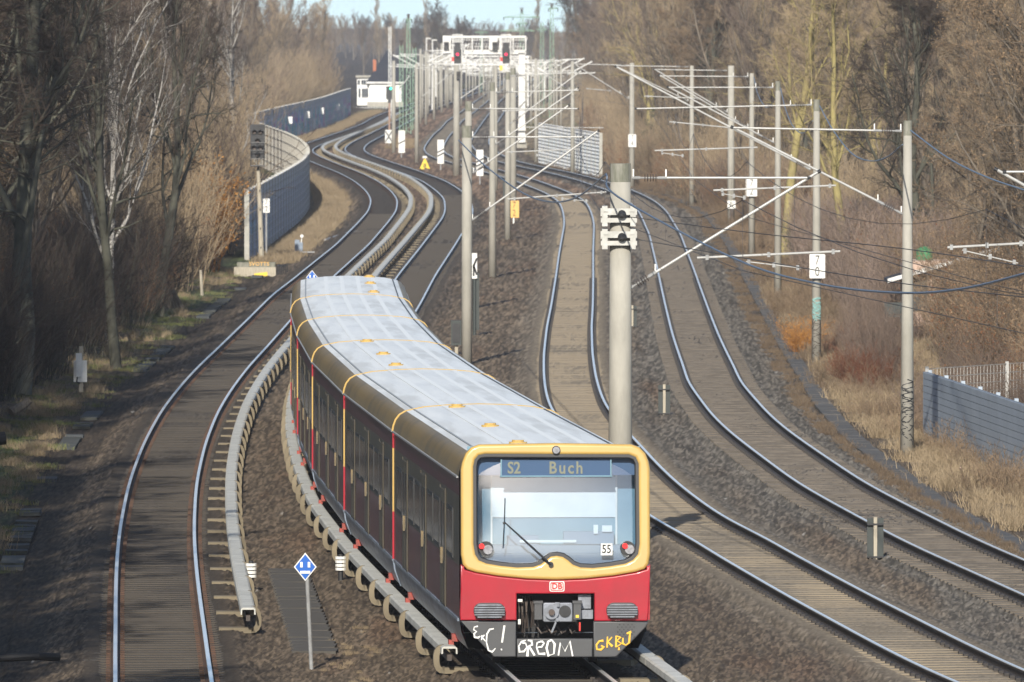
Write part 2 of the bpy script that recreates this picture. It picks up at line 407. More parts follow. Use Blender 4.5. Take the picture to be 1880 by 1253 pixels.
for k, (lab, ms_, mr_, ya, yb) in TL.items():
    t = thing('railway_track', lab, 'railway track', (float(tc(k, ya)), ya, 0)); ox, oy = float(tc(k, ya)), ya
    for sgn in (-1, 1):
        P = [(float(tc(k, v)) + sgn*.7535 - ox, v - oy, 0) for v in yrange(ya, yb, 1.5)]
        MB().sweep(P, RP, RM).build('rail', [m_railtop, mr_], t)
    s = MB(); c = MB(); y_ = ya
    r2 = random.Random(k)
    while y_ < (620 if k != 1 else 560):
        x_ = float(tc(k, y_)); a = -math.atan(slope_at(k, y_))
        s.box((x_-ox, y_-oy, -.24 + r2.uniform(-.006,.006)), (2.55, .25, .14 if k != 4 else .125), a)
        if y_ < 420:
            for sx in (-1, 1):
                for o_ in (-.115, .115):
                    c.box((x_-ox+sx*.7535+o_, y_-oy, -.155), (.075, .14, .06), a)
        y_ += .63
    setp(s.build('sleepers', ms_, t), kind='stuff'); setp(c.build('rail_clips', m_clip if k > 2 else mr_, t), kind='stuff')

# concrete trough paths on either side
m_path = mat('path_concrete', (0.082,0.080,0.078), 0.9, c2=(0.055,0.054,0.053), scale=1.2, coord='World', bump=.2)
m_path_b = mat('path_mossy', (0.055,0.062,0.07), 0.85, c2=(0.04,0.042,0.03), scale=1.0, coord='World', bump=.2)
for (kk, offf, ya, yb, w, mm, lab) in ((4, PATH_R, 170, 640, .48, m_path, 'grey concrete trough path beside the rightmost track'), (1, lambda Y: -2.85, 190, 440, .46, m_path_b, 'mossy slab path beside the leftmost track')):
    b = MB(); y_ = ya; r2 = random.Random(5); n_ = 0
    pt = thing('path', lab, 'path', (float(tc(kk, ya)), ya, 0)); pt['kind'] = 'structure'; del pt['category']; ox, oy = pt.location.x, ya
    shared = MB().box((0,0,0), (w, .97, .08)).mesh('slab', mm); rest = MB()
    while y_ < yb:
        x_ = float(tc(kk, y_)) + float(offf(y_)); z_ = gz(x_, y_) - .01 + r2.uniform(-.012,.012)
        if kk == 1 and r2.random() < (.35 + .6*(math.sin(y_*.11) > -.25)): y_ += 1.0; continue
        sl = -math.atan(slope_at(kk, y_))
        if n_ < 290:
            o = link('slab', shared, pt, (x_-ox, y_-oy, z_), (r2.uniform(-.02,.02), r2.uniform(-.03,.03), sl)); n_ += 1
        else: rest.box((x_-ox, y_-oy, z_), (w, .97, .08), sl)
        y_ += 1.0
    if rest.v: setp(rest.build('slabs', mm, pt), kind='stuff')

# ---------------------------------------------------------------- covered third rails
m_cover = mat('third_rail_cover', (0.50,0.50,0.46), 0.6, c2=(0.38,0.38,0.35), scale=2.5)
m_cover_far = m_cover
m_brk = mat('beige_bracket', (0.205,0.172,0.115), 0.85, c2=(0.145,0.12,0.08), scale=2, vary=.12)
def third_rail(k, side, ya, yb, label, st=4.85, endcap=False):
    off = side*(.7535 + .77); ox = float(tc(k, ya)) + off; oy = ya
    t = thing('third_rail', label, 'third rail', (ox, oy, 0))
    P = [(float(tc(k, v)) + off - ox, v - oy, 0) for v in yrange(ya, yb, 2.5)]
    MB().sweep(P, [(-.035,.02),(.035,.02),(.035,.12),(-.035,.12)]).build('conductor_rail', m_ruststeel, t)
    y_ = ya; n = 0; bm_ = None
    bp = [(-.50,-.17),(.06,-.17),(.115,-.158),(.155,-.125),(.18,-.07),(.187,0),(.186,.07),(.172,.135),(.145,.18),(.11,.202),(.06,.205)]
    proto = MB(); h_ = .048; w_ = .10; nb = len(bp)
    for i, (xa, za) in enumerate(bp):
        (x0_, z0_), (x1_, z1_) = bp[max(i-1, 0)], bp[min(i+1, nb-1)]; dx, dz = x1_-x0_, z1_-z0_; l_ = math.hypot(dx, dz); nx, nz = -dz/l_*h_, dx/l_*h_
        for sy in (-1, 1):
            for sn in (-1, 1): proto.v.append(((xa+sn*nx)*side, sy*(.19 if i < 2 else .085), za+sn*nz + (.01 if i < 2 else 0)))
    for i in range(nb-1):
        a0 = i*4; c0_ = a0+4
        for (p_, q_) in ((0,1),(1,3),(3,2),(2,0)): proto.f.append((a0+p_, a0+q_, c0_+q_, c0_+p_)); proto.m.append(0)
    proto.f += [(0,1,3,2), (nb*4-4, nb*4-3, nb*4-1, nb*4-2)]; proto.m += [0, 0]
    pm = proto.mesh('bracket', m_brk); far = MB()
    while y_ < yb:
        y2 = min(y_ + st, yb)
        seg = [(float(tc(k, v)) + off - ox, v - oy, 0) for v in (y_+.02, y_+(y2-y_)*.33, y_+(y2-y_)*.66, y2-.015)]
        prof = [(-.13,.13),(-.125,.225),(-.09,.25),(.09,.25),(.125,.225),(.13,.13),(.105,.13),(.102,.215),(-.102,.215),(-.105,.13)]
        n += 1
        if n <= 150: MB().sweep(seg, prof).build('cover_panel', m_cover, t)
        else: far.sweep(seg, prof)
        if n <= 200: link('bracket', pm, t, (float(tc(k, y_+.5)) + off - ox, y_ + .5 - oy, 0), (0, 0, -math.atan(slope_at(k, y_+.5))))
        y_ = y2
    if far.v: setp(far.build('cover_panels', m_cover, t), kind='stuff')
    return t
t31 = third_rail(1, 1, 177.5, 1120, 'covered third rail on beige brackets, ending beside the leftmost track')
t32 = third_rail(2, -1, 166.5, 1090, 'covered third rail curving along the left side of the train')
t33 = third_rail(2, 1, 120, 190, 'covered third rail end at the lower right of the train front')
# white end insulators
def insul_end(x, y, z, lab):
    t = thing('end_insulator', lab, 'insulator', (x, y, gz(x, y)))
    for i in range(4): MB().tube([(0,0,z+.07*i),(0,0,z+.05+.07*i)], .10, 12).build('shed', m_white, t)
    MB().tube([(0,0,0),(0,0,z+.3)], .05, 8).build('post', m_black, t)
p = gr(458, 1062); insul_end(p.x+.03, p.y, .25, 'white ribbed insulator near the end of the leftmost third rail')
p = gr(625, 1045); insul_end(p.x, p.y+.2, .2, 'white ribbed insulator beside the third rail left of the train')
# ---------------------------------------------------------------- the train
m_tyel = mat('ochre_paint', (0.49,0.325,0.09), 0.4, c2=(0.44,0.29,0.085), scale=1.5, coat=.4)
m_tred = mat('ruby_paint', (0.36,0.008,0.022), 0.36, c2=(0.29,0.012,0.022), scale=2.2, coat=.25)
m_tred_s = mat('shaded_dusty_ruby', (0.085,0.017,0.03), 0.42, c2=(0.06,0.02,0.03), scale=1.4, stretch=(1,1,1.8), coat=.2)  # dark copy of the ruby: side shade and dirt put into the colour
m_toch_s = mat('shaded_dusty_ochre', (0.07,0.058,0.036), 0.4, c2=(0.045,0.04,0.03), scale=1.2)  # ochre of the window band, darkened for shade as well as dirt
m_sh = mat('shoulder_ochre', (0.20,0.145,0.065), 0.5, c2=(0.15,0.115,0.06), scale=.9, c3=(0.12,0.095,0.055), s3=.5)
m_roof = mat('silver_roof', (0.74,0.75,0.73), 0.42, 0.0, c2=(0.63,0.645,0.64), scale=1.3, stretch=(2.2,.18,1), bump=.05, c3=(.56,.56,.53), s3=.7)
m_tgrey = mat('grey_apron', (0.06,0.063,0.066), 0.5, c2=(0.055,0.056,0.06), scale=3)
m_skirt = mat('blue_grey_skirt', (0.24,0.29,0.36), 0.35, c2=(0.11,0.14,0.18), scale=2)
m_tblack = mat('underframe_black', (0.012,0.012,0.013), 0.7)
m_sglass = mat('side_window_glass', (0.012,0.016,0.02), 0.08, spec=.8)
m_rub = mat('rubber_gasket', (0.018,0.019,0.021), 0.5)
m_cgrey = mat('coupler_grey', (0.23,0.25,0.29), 0.45, .3, c2=(0.15,0.16,0.18), scale=8)
m_gut = mat('gutter_grey', (0.26,0.27,0.28), 0.5)
m_paintw = mat('white_spray_paint', (0.7,0.7,0.68), 0.7)
m_painty = mat('yellow_spray_paint', (0.75,0.42,0.04), 0.7)
m_logo = mat('logo_red', (0.62,0.02,0.02), 0.4)
m_cabw = mat('cab_wall', (0.17,0.29,0.36), 0.7, c2=(0.13,0.24,0.31), scale=1.5)
m_cabpanel = mat('cab_panel_white', (0.55,0.60,0.62), 0.6, c2=(.68,.71,.72), scale=1.1)
m_desk = mat('cab_desk', (0.17,0.22,0.30), 0.6)
m_disp = mat('destination_board', (0.03,0.075,0.16), 0.4)
m_dispt = mat('destination_letters', (0.17,0.18,0.135), 0.5)
m_redlamp = emat('red_lamp', (1,.03,.03), .9, (.5,.01,.01))
m_lens = mat('lamp_glass', (0.35,0.36,0.38), 0.1, c2=(0.2,0.2,0.22), scale=20)

Y0 = 164.0; CARL = 18.36
ends = [Y0 + .45]
for i in range(7):
    sl = slope_at(2, ends[-1] + 9); ends.append(ends[-1] + CARL/math.sqrt(1 + sl*sl))
hd0 = math.atan((float(tc(2, ends[1])) - float(tc(2, ends[0])))/(ends[1] - ends[0]))
ends[0] = Y0
train = thing('train', 'red and yellow suburban train of six carriages coming down the curve', 'train', (float(tc(2, Y0)), Y0, 0))
TX, TY = train.location.x, Y0
# half cross-section (x, z, material of the band up to the next point)
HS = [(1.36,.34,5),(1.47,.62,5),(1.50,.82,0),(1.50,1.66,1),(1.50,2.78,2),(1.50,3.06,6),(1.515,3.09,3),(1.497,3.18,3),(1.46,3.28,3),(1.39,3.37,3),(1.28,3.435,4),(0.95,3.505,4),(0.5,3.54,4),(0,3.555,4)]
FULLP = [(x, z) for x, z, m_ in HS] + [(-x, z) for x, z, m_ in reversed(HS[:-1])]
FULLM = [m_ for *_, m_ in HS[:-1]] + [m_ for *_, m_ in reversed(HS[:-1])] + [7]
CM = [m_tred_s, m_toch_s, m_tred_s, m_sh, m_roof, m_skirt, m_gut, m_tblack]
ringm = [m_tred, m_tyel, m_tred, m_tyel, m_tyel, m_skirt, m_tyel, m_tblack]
def scaled(dx, dz): return [(x + (dx if x > 0 else -dx if x < 0 else 0), z + dz*(1 if z > 2.9 else 0)) for x, z in FULLP]
door_m = door_g = win_m = None
vent_m = MB().disc((0,0,.03), .10, 'Z', .05, 14).disc((0,0,0), .15, 'Z', .05, 14).mesh('roof_vent', m_tyel)
win_b = MB().box((0,0,0), (.03, 1.55, .80)); win_m = win_b.mesh('window', m_rub)
pane_m = MB().box((0,0,0), (.034, 1.42, .68)).mesh('pane', m_sglass)
dr = MB()
for s_ in (-1, 1): dr.box((0, s_*.34, 0), (.035, .64, 1.86))
for s_ in (-1, 1): dr.box((.0, s_*.34, -.62), (.04, .56, .5), m=0)
door_m = dr.mesh('door', [m_toch_s]); dgl = MB()
for s_ in (-1, 1): dgl.box((0, s_*.34, .25), (.045, .44, .95))
dgl_m = dgl.mesh('door_window', m_sglass)
hnd = MB().box((0, -.06, 0), (.05, .02, .26)).box((0, .06, 0), (.05, .02, .26)).mesh('handle', m_sh)
frame_m = MB().box((0,0,0), (.012, .02, 1.95)).mesh('door_post', m_toch_s)
wheel_m = MB().disc((0,0,0), .42, 'X', .12, 20).disc((.05,0,0), .2, 'X', .1, 12).mesh('wheel', m_ruststeel)
m_roof2 = mat('pale_roof_strip', (0.76,0.77,0.75), 0.42)
shoe_b = MB().box((0,0,0), (.22,.26,.12)).box((-.12,0,-.08), (.08,.22,.08)).box((.04,.1,.12), (.12,.10,.14)); shoe_m = shoe_b.mesh('current_collector', mat('faded_red', (.34,.05,.035), .7, c2=(.16,.05,.04), scale=6))
for i in range(6):
    ya, yb = ends[i], ends[i+1]
    if i == 0: ya += .42
    xa, xb = float(tc(2, ya)), float(tc(2, yb)); hd = -math.atan2(xb-xa, yb-ya); ln = math.hypot(xb-xa, yb-ya) - .10
    cmx, cmy = (xa+xb)/2 - TX, (ya+yb)/2 - TY
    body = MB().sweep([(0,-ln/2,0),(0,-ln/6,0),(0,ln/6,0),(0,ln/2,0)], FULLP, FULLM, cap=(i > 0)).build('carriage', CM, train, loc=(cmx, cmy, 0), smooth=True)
    body.data.set_sharp_from_angle(angle=R(28))
    body.rotation_euler = (0, 0, hd)
    if i > 0:
        inner = scaled(-.06, -.06); outer = scaled(.024, .011)
        e = MB(); n_ = len(outer); b0 = 0
        for yy in (-ln/2-.035, -ln/2+.07):
            for (x, z) in outer: e.v.append((x, yy, z))
        for (x, z) in inner: e.v.append((x, -ln/2-.035, z))
        for q in range(n_-1):
            e.f.append((q, q+1, q+1+n_, q+n_)); e.m.append(FULLM[q]); e.f.append((q+2*n_, q+1+2*n_, q+1, q)); e.m.append(FULLM[q])
        e.build('end_frame', ringm, body)
    # gutter rail and roof ribs
    for s_ in (-1, 1):
        MB().box((s_*1.525, 0, 3.075), (.03, ln-.2, .03)).build('gutter', m_gut, body)
        MB().box((s_*1.15, 0, 3.466), (.03, ln-.1, .02)).build('roof_seam', m_rub if s_ > 0 else m_gut, body)
        MB().box((s_*1.47, 0, .80), (.10, ln-.3, .05)).build('sill_rail', m_skirt, body)
    for xq in (-.62, -.21, .21, .62): MB().box((xq, 0, 3.548 if abs(xq) < .3 else 3.533), (.10, ln-.15, .008)).build('roof_strip', m_roof2, body)
    for s_ in (-1, 1):
        ym = -ln/2 + 1.5
        for q, kind in enumerate(('w','d','w','w','d','w','w','d','w')):
            wd = 1.32 if kind == 'd' else 1.58
            yy = ym + wd/2; ym += wd + .28
            if kind == 'w':
                w = link('window', win_m, body, (s_*1.503, yy, 2.12)); link('pane', pane_m, w)
            else:
                d = link('door', door_m, body, (s_*1.508, yy, 1.78)); link('door_window', dgl_m, d, (s_*.004, 0, 0)); link('handle', hnd, d, (s_*.02, 0, -.15))
                for e_ in (-1, 1): link('door_post', frame_m, d, (s_*.008, e_*.69, 0))
    # bogies, shoes
    for by in (-ln/2 + 3.1, ln/2 - 3.1):
        bg_ = MB().box((0, 0, .5), (2.1, 2.9, .22)).box((-1.05, 0, .52), (.16, 3.1, .26)).box((1.05, 0, .52), (.16, 3.1, .26)).build('bogie', m_tblack, body, loc=(0, by, 0))
        for wy in (-1.1, 1.1):
            for wx in (-.78, .78): link('wheel', wheel_m, bg_, (wx, wy, .42))
        for s_ in (-1, 1): link('current_collector', shoe_m, bg_, (s_*1.34, -.3 if s_ < 0 else .3, .36), (0, 0, 0 if s_ < 0 else math.pi))
    MB().box((0, 0, .55), (2.2, ln-9, .5)).build('underfloor_boxes', m_tblack, body)
# roof vents, placed where they stand in the photo
for (px, py, ci) in ((951,808,0),(900,777,0),(839,742,1),(727,666,2),(704,646,2),(674,623,3),(686,533,4),(680,517,5),(678,505,5)):
    p = atY(px, py, 164); r_ = ray(px, py); tt = (3.60 - H)/r_.z
    o = link('roof_vent', vent_m, train, (r_.x*tt - TX, r_.y*tt - TY, 3.545))

# ---- the front, built square to the first carriage; local x right, z up, face at y = 0
fr = bpy.data.objects.new('train_front', None)
hd = -hd0
def FP(name, me, y=0.0, x=0.0, z=0.0, parent=None, lean=0.0, sm=False):
    o = bpy.data.objects.new(name, me); col.objects.link(o)
    if lean:
        for v in me.vertices:
            zz = v.co.z + z
            v.co.y += max(0, zz - 1.47)*lean
    o.parent = parent if parent else front; o.location = (x, y, z)
    return o
LEAN = .085
front = MB().sweep([(0,.33,0),(0,.55,0)], [(x*.985, z-.02) for x, z in FULLP if z > .5], [m_ for (x, z), m_ in zip(FULLP, FULLM) if z > .5], cap=False).mesh('cab', CM)
front = link('cab', front, train, (0, 0, 0), (0, 0, hd*.55))
# upper yellow mask with screen opening
def Z2(xz, yz): return ((xz-538)/308.0, (1216-yz)/308.0)
outer = [Z2(*p) for p in [(76,640),(76,225),(84,190),(100,150),(128,120),(165,106),(538,100),(910,106),(950,120),(980,150),(996,190),(1002,225),(1002,640),(994,690),(975,715),(930,730),(820,748),(680,762),(538,767),(400,762),(260,748),(150,730),(105,715),(84,690)]]
SCR = [(140,590),(140,215),(147,180),(165,160),(195,154),(900,158),(930,170),(944,200),(947,590),(940,640),(915,668),(880,685),(800,698),(720,706),(660,703),(625,690),(600,668),(575,652),(545,646),(515,650),(490,668),(465,688),(430,700),(350,703),(270,695),(200,683),(165,668),(148,640)]
scr = [Z2(*p) for p in SCR]
mask = FP('yellow_mask', plate_mesh('yellow_mask', [outer, scr], .22, .05, m_tyel, 4), 0, lean=LEAN)
def inset(poly, d):
    c = (sum(p[0] for p in poly)/len(poly), sum(p[1] for p in poly)/len(poly)); out = []
    n_ = len(poly)
    for i in range(n_):
        a, b, e = poly[i-1], poly[i], poly[(i+1) % n_]
        t1 = (b[0]-a[0], b[1]-a[1]); t2 = (e[0]-b[0], e[1]-b[1]); tx, tz = t1[0]+t2[0], t1[1]+t2[1]; l_ = math.hypot(tx, tz)
        out.append((b[0] + tz/l_*d, b[1] - tx/l_*d))
    return out
FP('screen_gasket', plate_mesh('screen_gasket', [inset(scr, -.03), inset(scr, .055)], .10, .02, m_rub, 2), .02, lean=LEAN)
# windscreen: one gently bowed sheet
NU, NV = 40, 30; gv = []; gf = []
for j in range(NV+1):
    for i in range(NU+1):
        uu = -1.33 + 2.66*i/NU; vv = 1.60 + 1.88*j/NV
        gv.append((uu, .115 + (vv-1.47)*LEAN + .07*(abs(uu)/1.33)**2.5 + .05*((vv-2.4)/.95)**2, vv))
for j in range(NV):
    for i in range(NU): a = j*(NU+1)+i; gf.append((a, a+1, a+NU+2, a+NU+1))
m_wind = bpy.data.materials.new('windscreen'); m_wind.use_nodes = True
_n = m_wind.node_tree.nodes; _l = m_wind.node_tree.links; _n.remove(_n['Principled BSDF'])
_t = _n.new('ShaderNodeBsdfTransparent'); _t.inputs[0].default_value = (.80,.89,.97,1); _gl = _n.new('ShaderNodeBsdfGlossy'); _gl.inputs['Roughness'].default_value = .10
_mx = _n.new('ShaderNodeMixShader'); _mx.inputs[0].default_value = .25
_l.new(_t.outputs[0], _mx.inputs[1]); _l.new(_gl.outputs[0], _mx.inputs[2]); _l.new(_mx.outputs[0], _n['Material Output'].inputs[0])
FP('windscreen', np_mesh('windscreen', gv, gf, m_wind, smooth=True))
# red nose with coupler opening
nose = [Z2(*p) for p in [(76,690),(95,716),(150,732),(260,750),(400,764),(538,769),(680,764),(820,750),(930,732),(985,716),(1001,690),(999,800),(993,930),(988,968),(727,968),(727,833),(348,833),(348,963),(72,963),(70,930),(75,800)]]
FP('red_nose', plate_mesh('red_nose', [nose], .22, .02, m_tred, 3), .012)
side_l = MB().box((-1.475, .30, 1.25), (.05, .5, .86)).box((1.475, .30, 1.25), (.05, .5, .86)).mesh('nose_side', m_tred); FP('nose_side', side_l)
# apron
FP('apron_panel', plate_mesh('apron_panel', [[Z2(*p) for p in [(74,966),(345,970),(345,1143),(235,1143)]]], .16, .02, m_tgrey), .01)
FP('apron_panel', plate_mesh('apron_panel', [[Z2(*p) for p in [(724,970),(992,972),(980,1000),(835,1145),(724,1145)]]], .16, .02, m_tgrey), .01)
FP('apron_panel', plate_mesh('apron_panel', [[Z2(*p) for p in [(349,1054),(720,1054),(720,1145),(349,1145)]]], .16, .02, m_tgrey), .03)
per = MB()
for i in range(9):
    for j in range(6):
        x_, z_ = Z2(842+i*10, 985+j*12)
        if (i+j) % 2: per.box((x_, .006, z_), (.02, .012, .02))
FP('perforated_vent', per.mesh('perforated_vent', m_black))
# ribbed bumpers
for cx_ in (214, 863):
    x_, z_ = Z2(cx_, 916)
    bump = FP('bumper', plate_mesh('bumper', [rrect(x_-.25, z_-.125, x_+.25, z_+.125, .12, 6)], .14, .02, m_tgrey), -.10)
    for q in range(6):
        zz = z_ - .095 + q*.038; hwid = .24 - (.05 if q in (0, 5) else 0)
        MB().box((x_, -.012, zz), (hwid*2, .03, .018)).build('rib', m_cgrey, bump)
# coupler recess
rec = MB(); x0_, z1_ = Z2(348, 833); x1_, z0_ = Z2(727, 1060)
rec.box(((x0_+x1_)/2, .75, (z0_+z1_)/2), (x1_-x0_+.3, .03, z1_-z0_+.3)); FP('recess_back', rec.mesh('recess_back', m_tblack))
cp = MB(); cx_, cz_ = Z2(548, 925)
FP('coupler_shank', MB().box((cx_, .40, cz_-.02), (.26, .7, .22)).tube([(cx_-.2,.3,cz_-.25),(cx_,.25,cz_-.38),(cx_+.25,.3,cz_-.22)], .03).mesh('coupler_shank', m_tblack))
cpl = FP('coupler', plate_mesh('coupler', [rrect(cx_-.235, cz_-.15, cx_+.235, cz_+.155, .03)], .16, .015, m_cgrey), -.06)
MB().disc((cx_-.10, -.03, cz_+.01), .115, 'Y', .06, 22).build('coupler_cone', m_cgrey, cpl); MB().disc((cx_-.10, -.075, cz_+.01), .05, 'Y', .09, 16).build('cone_tip', m_ruststeel, cpl)
MB().disc((cx_+.115, -.004, cz_+.02), .095, 'Y', .03, 22).build('coupler_socket', m_black, cpl)
MB().box((cx_-.01, -.03, cz_+.13), (.07,.05,.07)).disc((cx_-.01, -.06, cz_-.11), .03, 'Y', .05).box((cx_-.06, -.02, cz_-.22), (.03,.03,.2), ry=.4).build('latch', m_cgrey, cpl)
for s_ in (-1, 1):
    FP('contact_box', MB().box((cx_+s_*.31, .02, cz_+.02), (.12, .16, .26)).box((cx_+s_*.31, .02, cz_+.165), (.15, .2, .04)).mesh('contact_box', m_tgrey))
FP('warning_label', MB().box((cx_+.31, -.064, cz_-.06), (.05,.006,.045)).mesh('warning_label', m_yel))
xx, zz = Z2(682, 900)
FP('grey_box', MB().box((xx, .25, zz+.08), (.20,.2,.22)).box((xx+.02, .2, zz-.12), (.22,.2,.14)).mesh('grey_box', m_cgrey))
FP('red_lever', MB().box((*Z2(657,995)[:1], .05, Z2(657,995)[1]), (.025,.03,.14)).mesh('red_lever', m_red))
hos = MB(); r2 = random.Random(3)
for q in range(7):
    xa_, za_ = Z2(360+q*11, 850); xb_, zb_ = Z2(365+q*10+r2.randint(-8, 12), 1000+r2.randint(-30, 30))
    hos.tube([(xa_,.35,za_),((xa_+xb_)/2+r2.uniform(-.04,.04),.2,(za_+zb_)/2),(xb_,.3,zb_)], .013, 6)
for q in range(4):
    a, b = Z2(440+q*55, 985+q*6), Z2(470+q*45, 1040)
    hos.tube([(a[0],.22,a[1]),((a[0]+b[0])/2+.05,.18,b[1]+.03),(b[0]+.1,.25,b[1]+.06)], .016, 6)
FP('brake_hoses', hos.mesh('brake_hoses', m_ruststeel))
FP('hose_taps', MB().box((*Z2(362,972)[:1], .1, Z2(362,972)[1]), (.04,.05,.08)).box((*Z2(366,868)[:1], .12, Z2(366,868)[1]), (.07,.05,.04)).mesh('hose_taps', m_white))
# logo
lx, lz = Z2(545, 798)
lg = FP('logo', plate_mesh('logo', [rrect(lx-.12, lz-.083, lx+.12, lz+.083, .03)], .01, .002, m_white), .003)
link('logo_border', plate_mesh('logo_border', [rrect(lx-.104, lz-.067, lx+.104, lz+.067, .02), rrect(lx-.089, lz-.053, lx+.089, lz+.053, .015)], .006, .001, m_logo), lg, (0, -.005, 0))
link('lettering', text_mesh('lettering', 'DB', .125, m_logo, bold=.004, sx=1.0), lg, (lx, -.005, lz))
# top lamp
lx, lz = Z2(543, 133); lean_y = (lz-1.47)*LEAN
tl = FP('top_lamp', MB().disc((lx, lean_y-.005, lz), .068, 'Y', .05, 20).mesh('top_lamp', m_rub)); MB().disc((lx, lean_y-.02, lz), .055, 'Y', .05, 18).build('lens', m_lens, tl)
# lamp clusters behind the glass
for (cx_, rx_) in ((200, 178), (893, 880)):
    x_, z_ = Z2(cx_, 615); yy = .16
    lc = FP('headlight', MB().disc((x_, yy+.05, z_), .115, 'Y', .08, 22).mesh('headlight', m_rub))
    MB().disc((x_+.03, yy, z_-.015), .075, 'Y', .04, 18).build('lens', m_lens, lc)
    xr, zr = Z2(rx_, 603); MB().disc((xr, yy-.02, zr), .042, 'Y', .05, 16).build('tail_light', m_redlamp, lc)
# number plate inside the screen
x_, z_ = Z2(789, 619)
nb = FP('number_plate', MB().box((x_, .115, z_), (.185,.006,.185)).mesh('number_plate', m_white)); link('lettering', text_mesh('lettering', '55', .19, m_black, sx=.8, bold=.003), nb, (x_, .108, z_))
# wiper
def zf(xz, yz, y=-.01): a = Z2(xz, yz); return (a[0], y + max(0, a[1]-1.47)*LEAN, a[1])
wp = FP('wiper', MB().tube([zf(515,690,-.05), zf(400,585,-.06), zf(290,485,-.05)], [.022,.018,.012], 6).disc(zf(515,690,-.03), .04, 'Y', .05).mesh('wiper', m_black))
MB().tube([zf(292,366,-.02), zf(288,485,-.03), zf(281,612,-.02)], .009, 5).build('wiper_blade', m_black, wp); MB().box(zf(288,488,-.03), (.05,.03,.03)).build('wiper_joint', m_black, wp)
# cab interior
FP('cab_wall', MB().box((0, .80, 2.4), (2.75, .04, 2.3)).box((-1.36, .55, 2.3), (.04, .5, 2.1)).box((1.36, .55, 2.3), (.04, .5, 2.1)).mesh('cab_wall', m_cabw))
FP('cab_panel', MB().box((Z2(540,370)[0], .765, 2.74), (1.98, .03, .64)).mesh('cab_panel', m_cabpanel))
FP('cab_panel_frame', MB().box((-.99, .75, 2.5), (.03,.02,1.4)).box((1.0, .75, 2.5), (.03,.02,1.4)).mesh('cab_panel_frame', m_white))
FP('driver_desk', MB().box((0, .55, 1.92), (2.6, .4, .14)).box((0, .42, 1.72), (2.6, .3, .3)).box((.55, .6, 2.10), (.8,.16,.2)).box((-.5, .6, 2.06), (.5,.16,.16)).mesh('driver_desk', m_desk))
FP('desk_items', MB().box((.66, .5, 2.24), (.07,.05,.14)).box((.84,.5,2.25), (.16,.05,.1)).box((-.1,.5,2.05), (.9,.04,.04)).mesh('desk_items', m_cabpanel))
bl, bz = Z2(275, 180), Z2(812, 262)
db = FP('destination_board', MB().box(((bl[0]+bz[0])/2, .30, (bl[1]+bz[1])/2), (bz[0]-bl[0], .06, bl[1]-bz[1])).mesh('destination_board', m_disp))
link('board_frame', MB().box(((bl[0]+bz[0])/2, .27, bz[1]), (bz[0]-bl[0]+.04, .05, .02)).box((bl[0], .27, (bl[1]+bz[1])/2), (.02,.05,.27)).box((bz[0], .27, (bl[1]+bz[1])/2), (.02,.05,.27)).mesh('board_frame', m_cabw), db)
for body_, cx_, sz in (('S2', 338, .26), ('Buch', 592, .27)):
    x_, z_ = Z2(cx_, 222); link('lettering', text_mesh('lettering', body_, sz, m_dispt, bold=.006, spacing=1.25 if body_ == 'Buch' else 1, sx=.85), db, (x_, .265, z_-.005))
FP('sky_reflection_strip', MB().box((0, .36, 3.28), (2.62, .04, .34)).mesh('sky_reflection_strip', m_disp))  # added navy strip, standing in for blue sky reflected across the screen top
# sprayed lettering on the aprons, as paint strokes
def strokes(name, lines, m, w=.016, y=-.004):
    b = MB()
    rg = random.Random(len(lines)*7)
    for ln_ in lines:
        b.tube([(Z2(*q)[0], y, Z2(*q)[1]) for q in ln_], [w*rg.uniform(.55, 1.35) for _ in ln_], 6)
    for i, v in enumerate(b.v): b.v[i] = (v[0], y + (v[1]-y)*.25, v[2])
    FP(name, b.mesh(name, m))
strokes('graffiti', [[(158,992),(140,996),(138,1010),(152,1018),(140,1028),(142,1046),(160,1048),(170,1040)],
    [(178,1036),(176,1060)],[(190,1034),(180,1048),(196,1066)],[(236,1004),(216,1008),(202,1030),(200,1070),(210,1110),(228,1118),(244,1100)],[(288,988),(276,1072)],[(272,1102),(275,1110)]], m_paintw, .015)
strokes('graffiti', [[(392,1062),(372,1068),(358,1090),(362,1118),(384,1116),(398,1096),(392,1076),(376,1074)],[(402,1062),(420,1064),(424,1084),(404,1092),(400,1140)],[(410,1094),(436,1136)],
    [(470,1066),(448,1074),(444,1096),(470,1094),(482,1076),(470,1066)],[(446,1098),(456,1128),(488,1128)],[(520,1060),(502,1068),(494,1100),(504,1138),(530,1128),(534,1080),(520,1060)],
    [(552,1136),(562,1074),(584,1116),(608,1066),(622,1140)]], m_paintw, .019, .012)
strokes('graffiti', [[(772,1064),(752,1066),(738,1084),(740,1106),(760,1108),(774,1094),(760,1088)],[(792,1044),(790,1098)],[(814,1046),(794,1070),(816,1092)],[(834,1040),(834,1096)],[(836,1042),(856,1048),(838,1064),(860,1078),(838,1094)],
    [(868,1050),(866,1078),(882,1086),(898,1074),(902,1026)],[(886,1030),(908,1020)],[(848,1096),(848,1110)]], m_painty, .017)
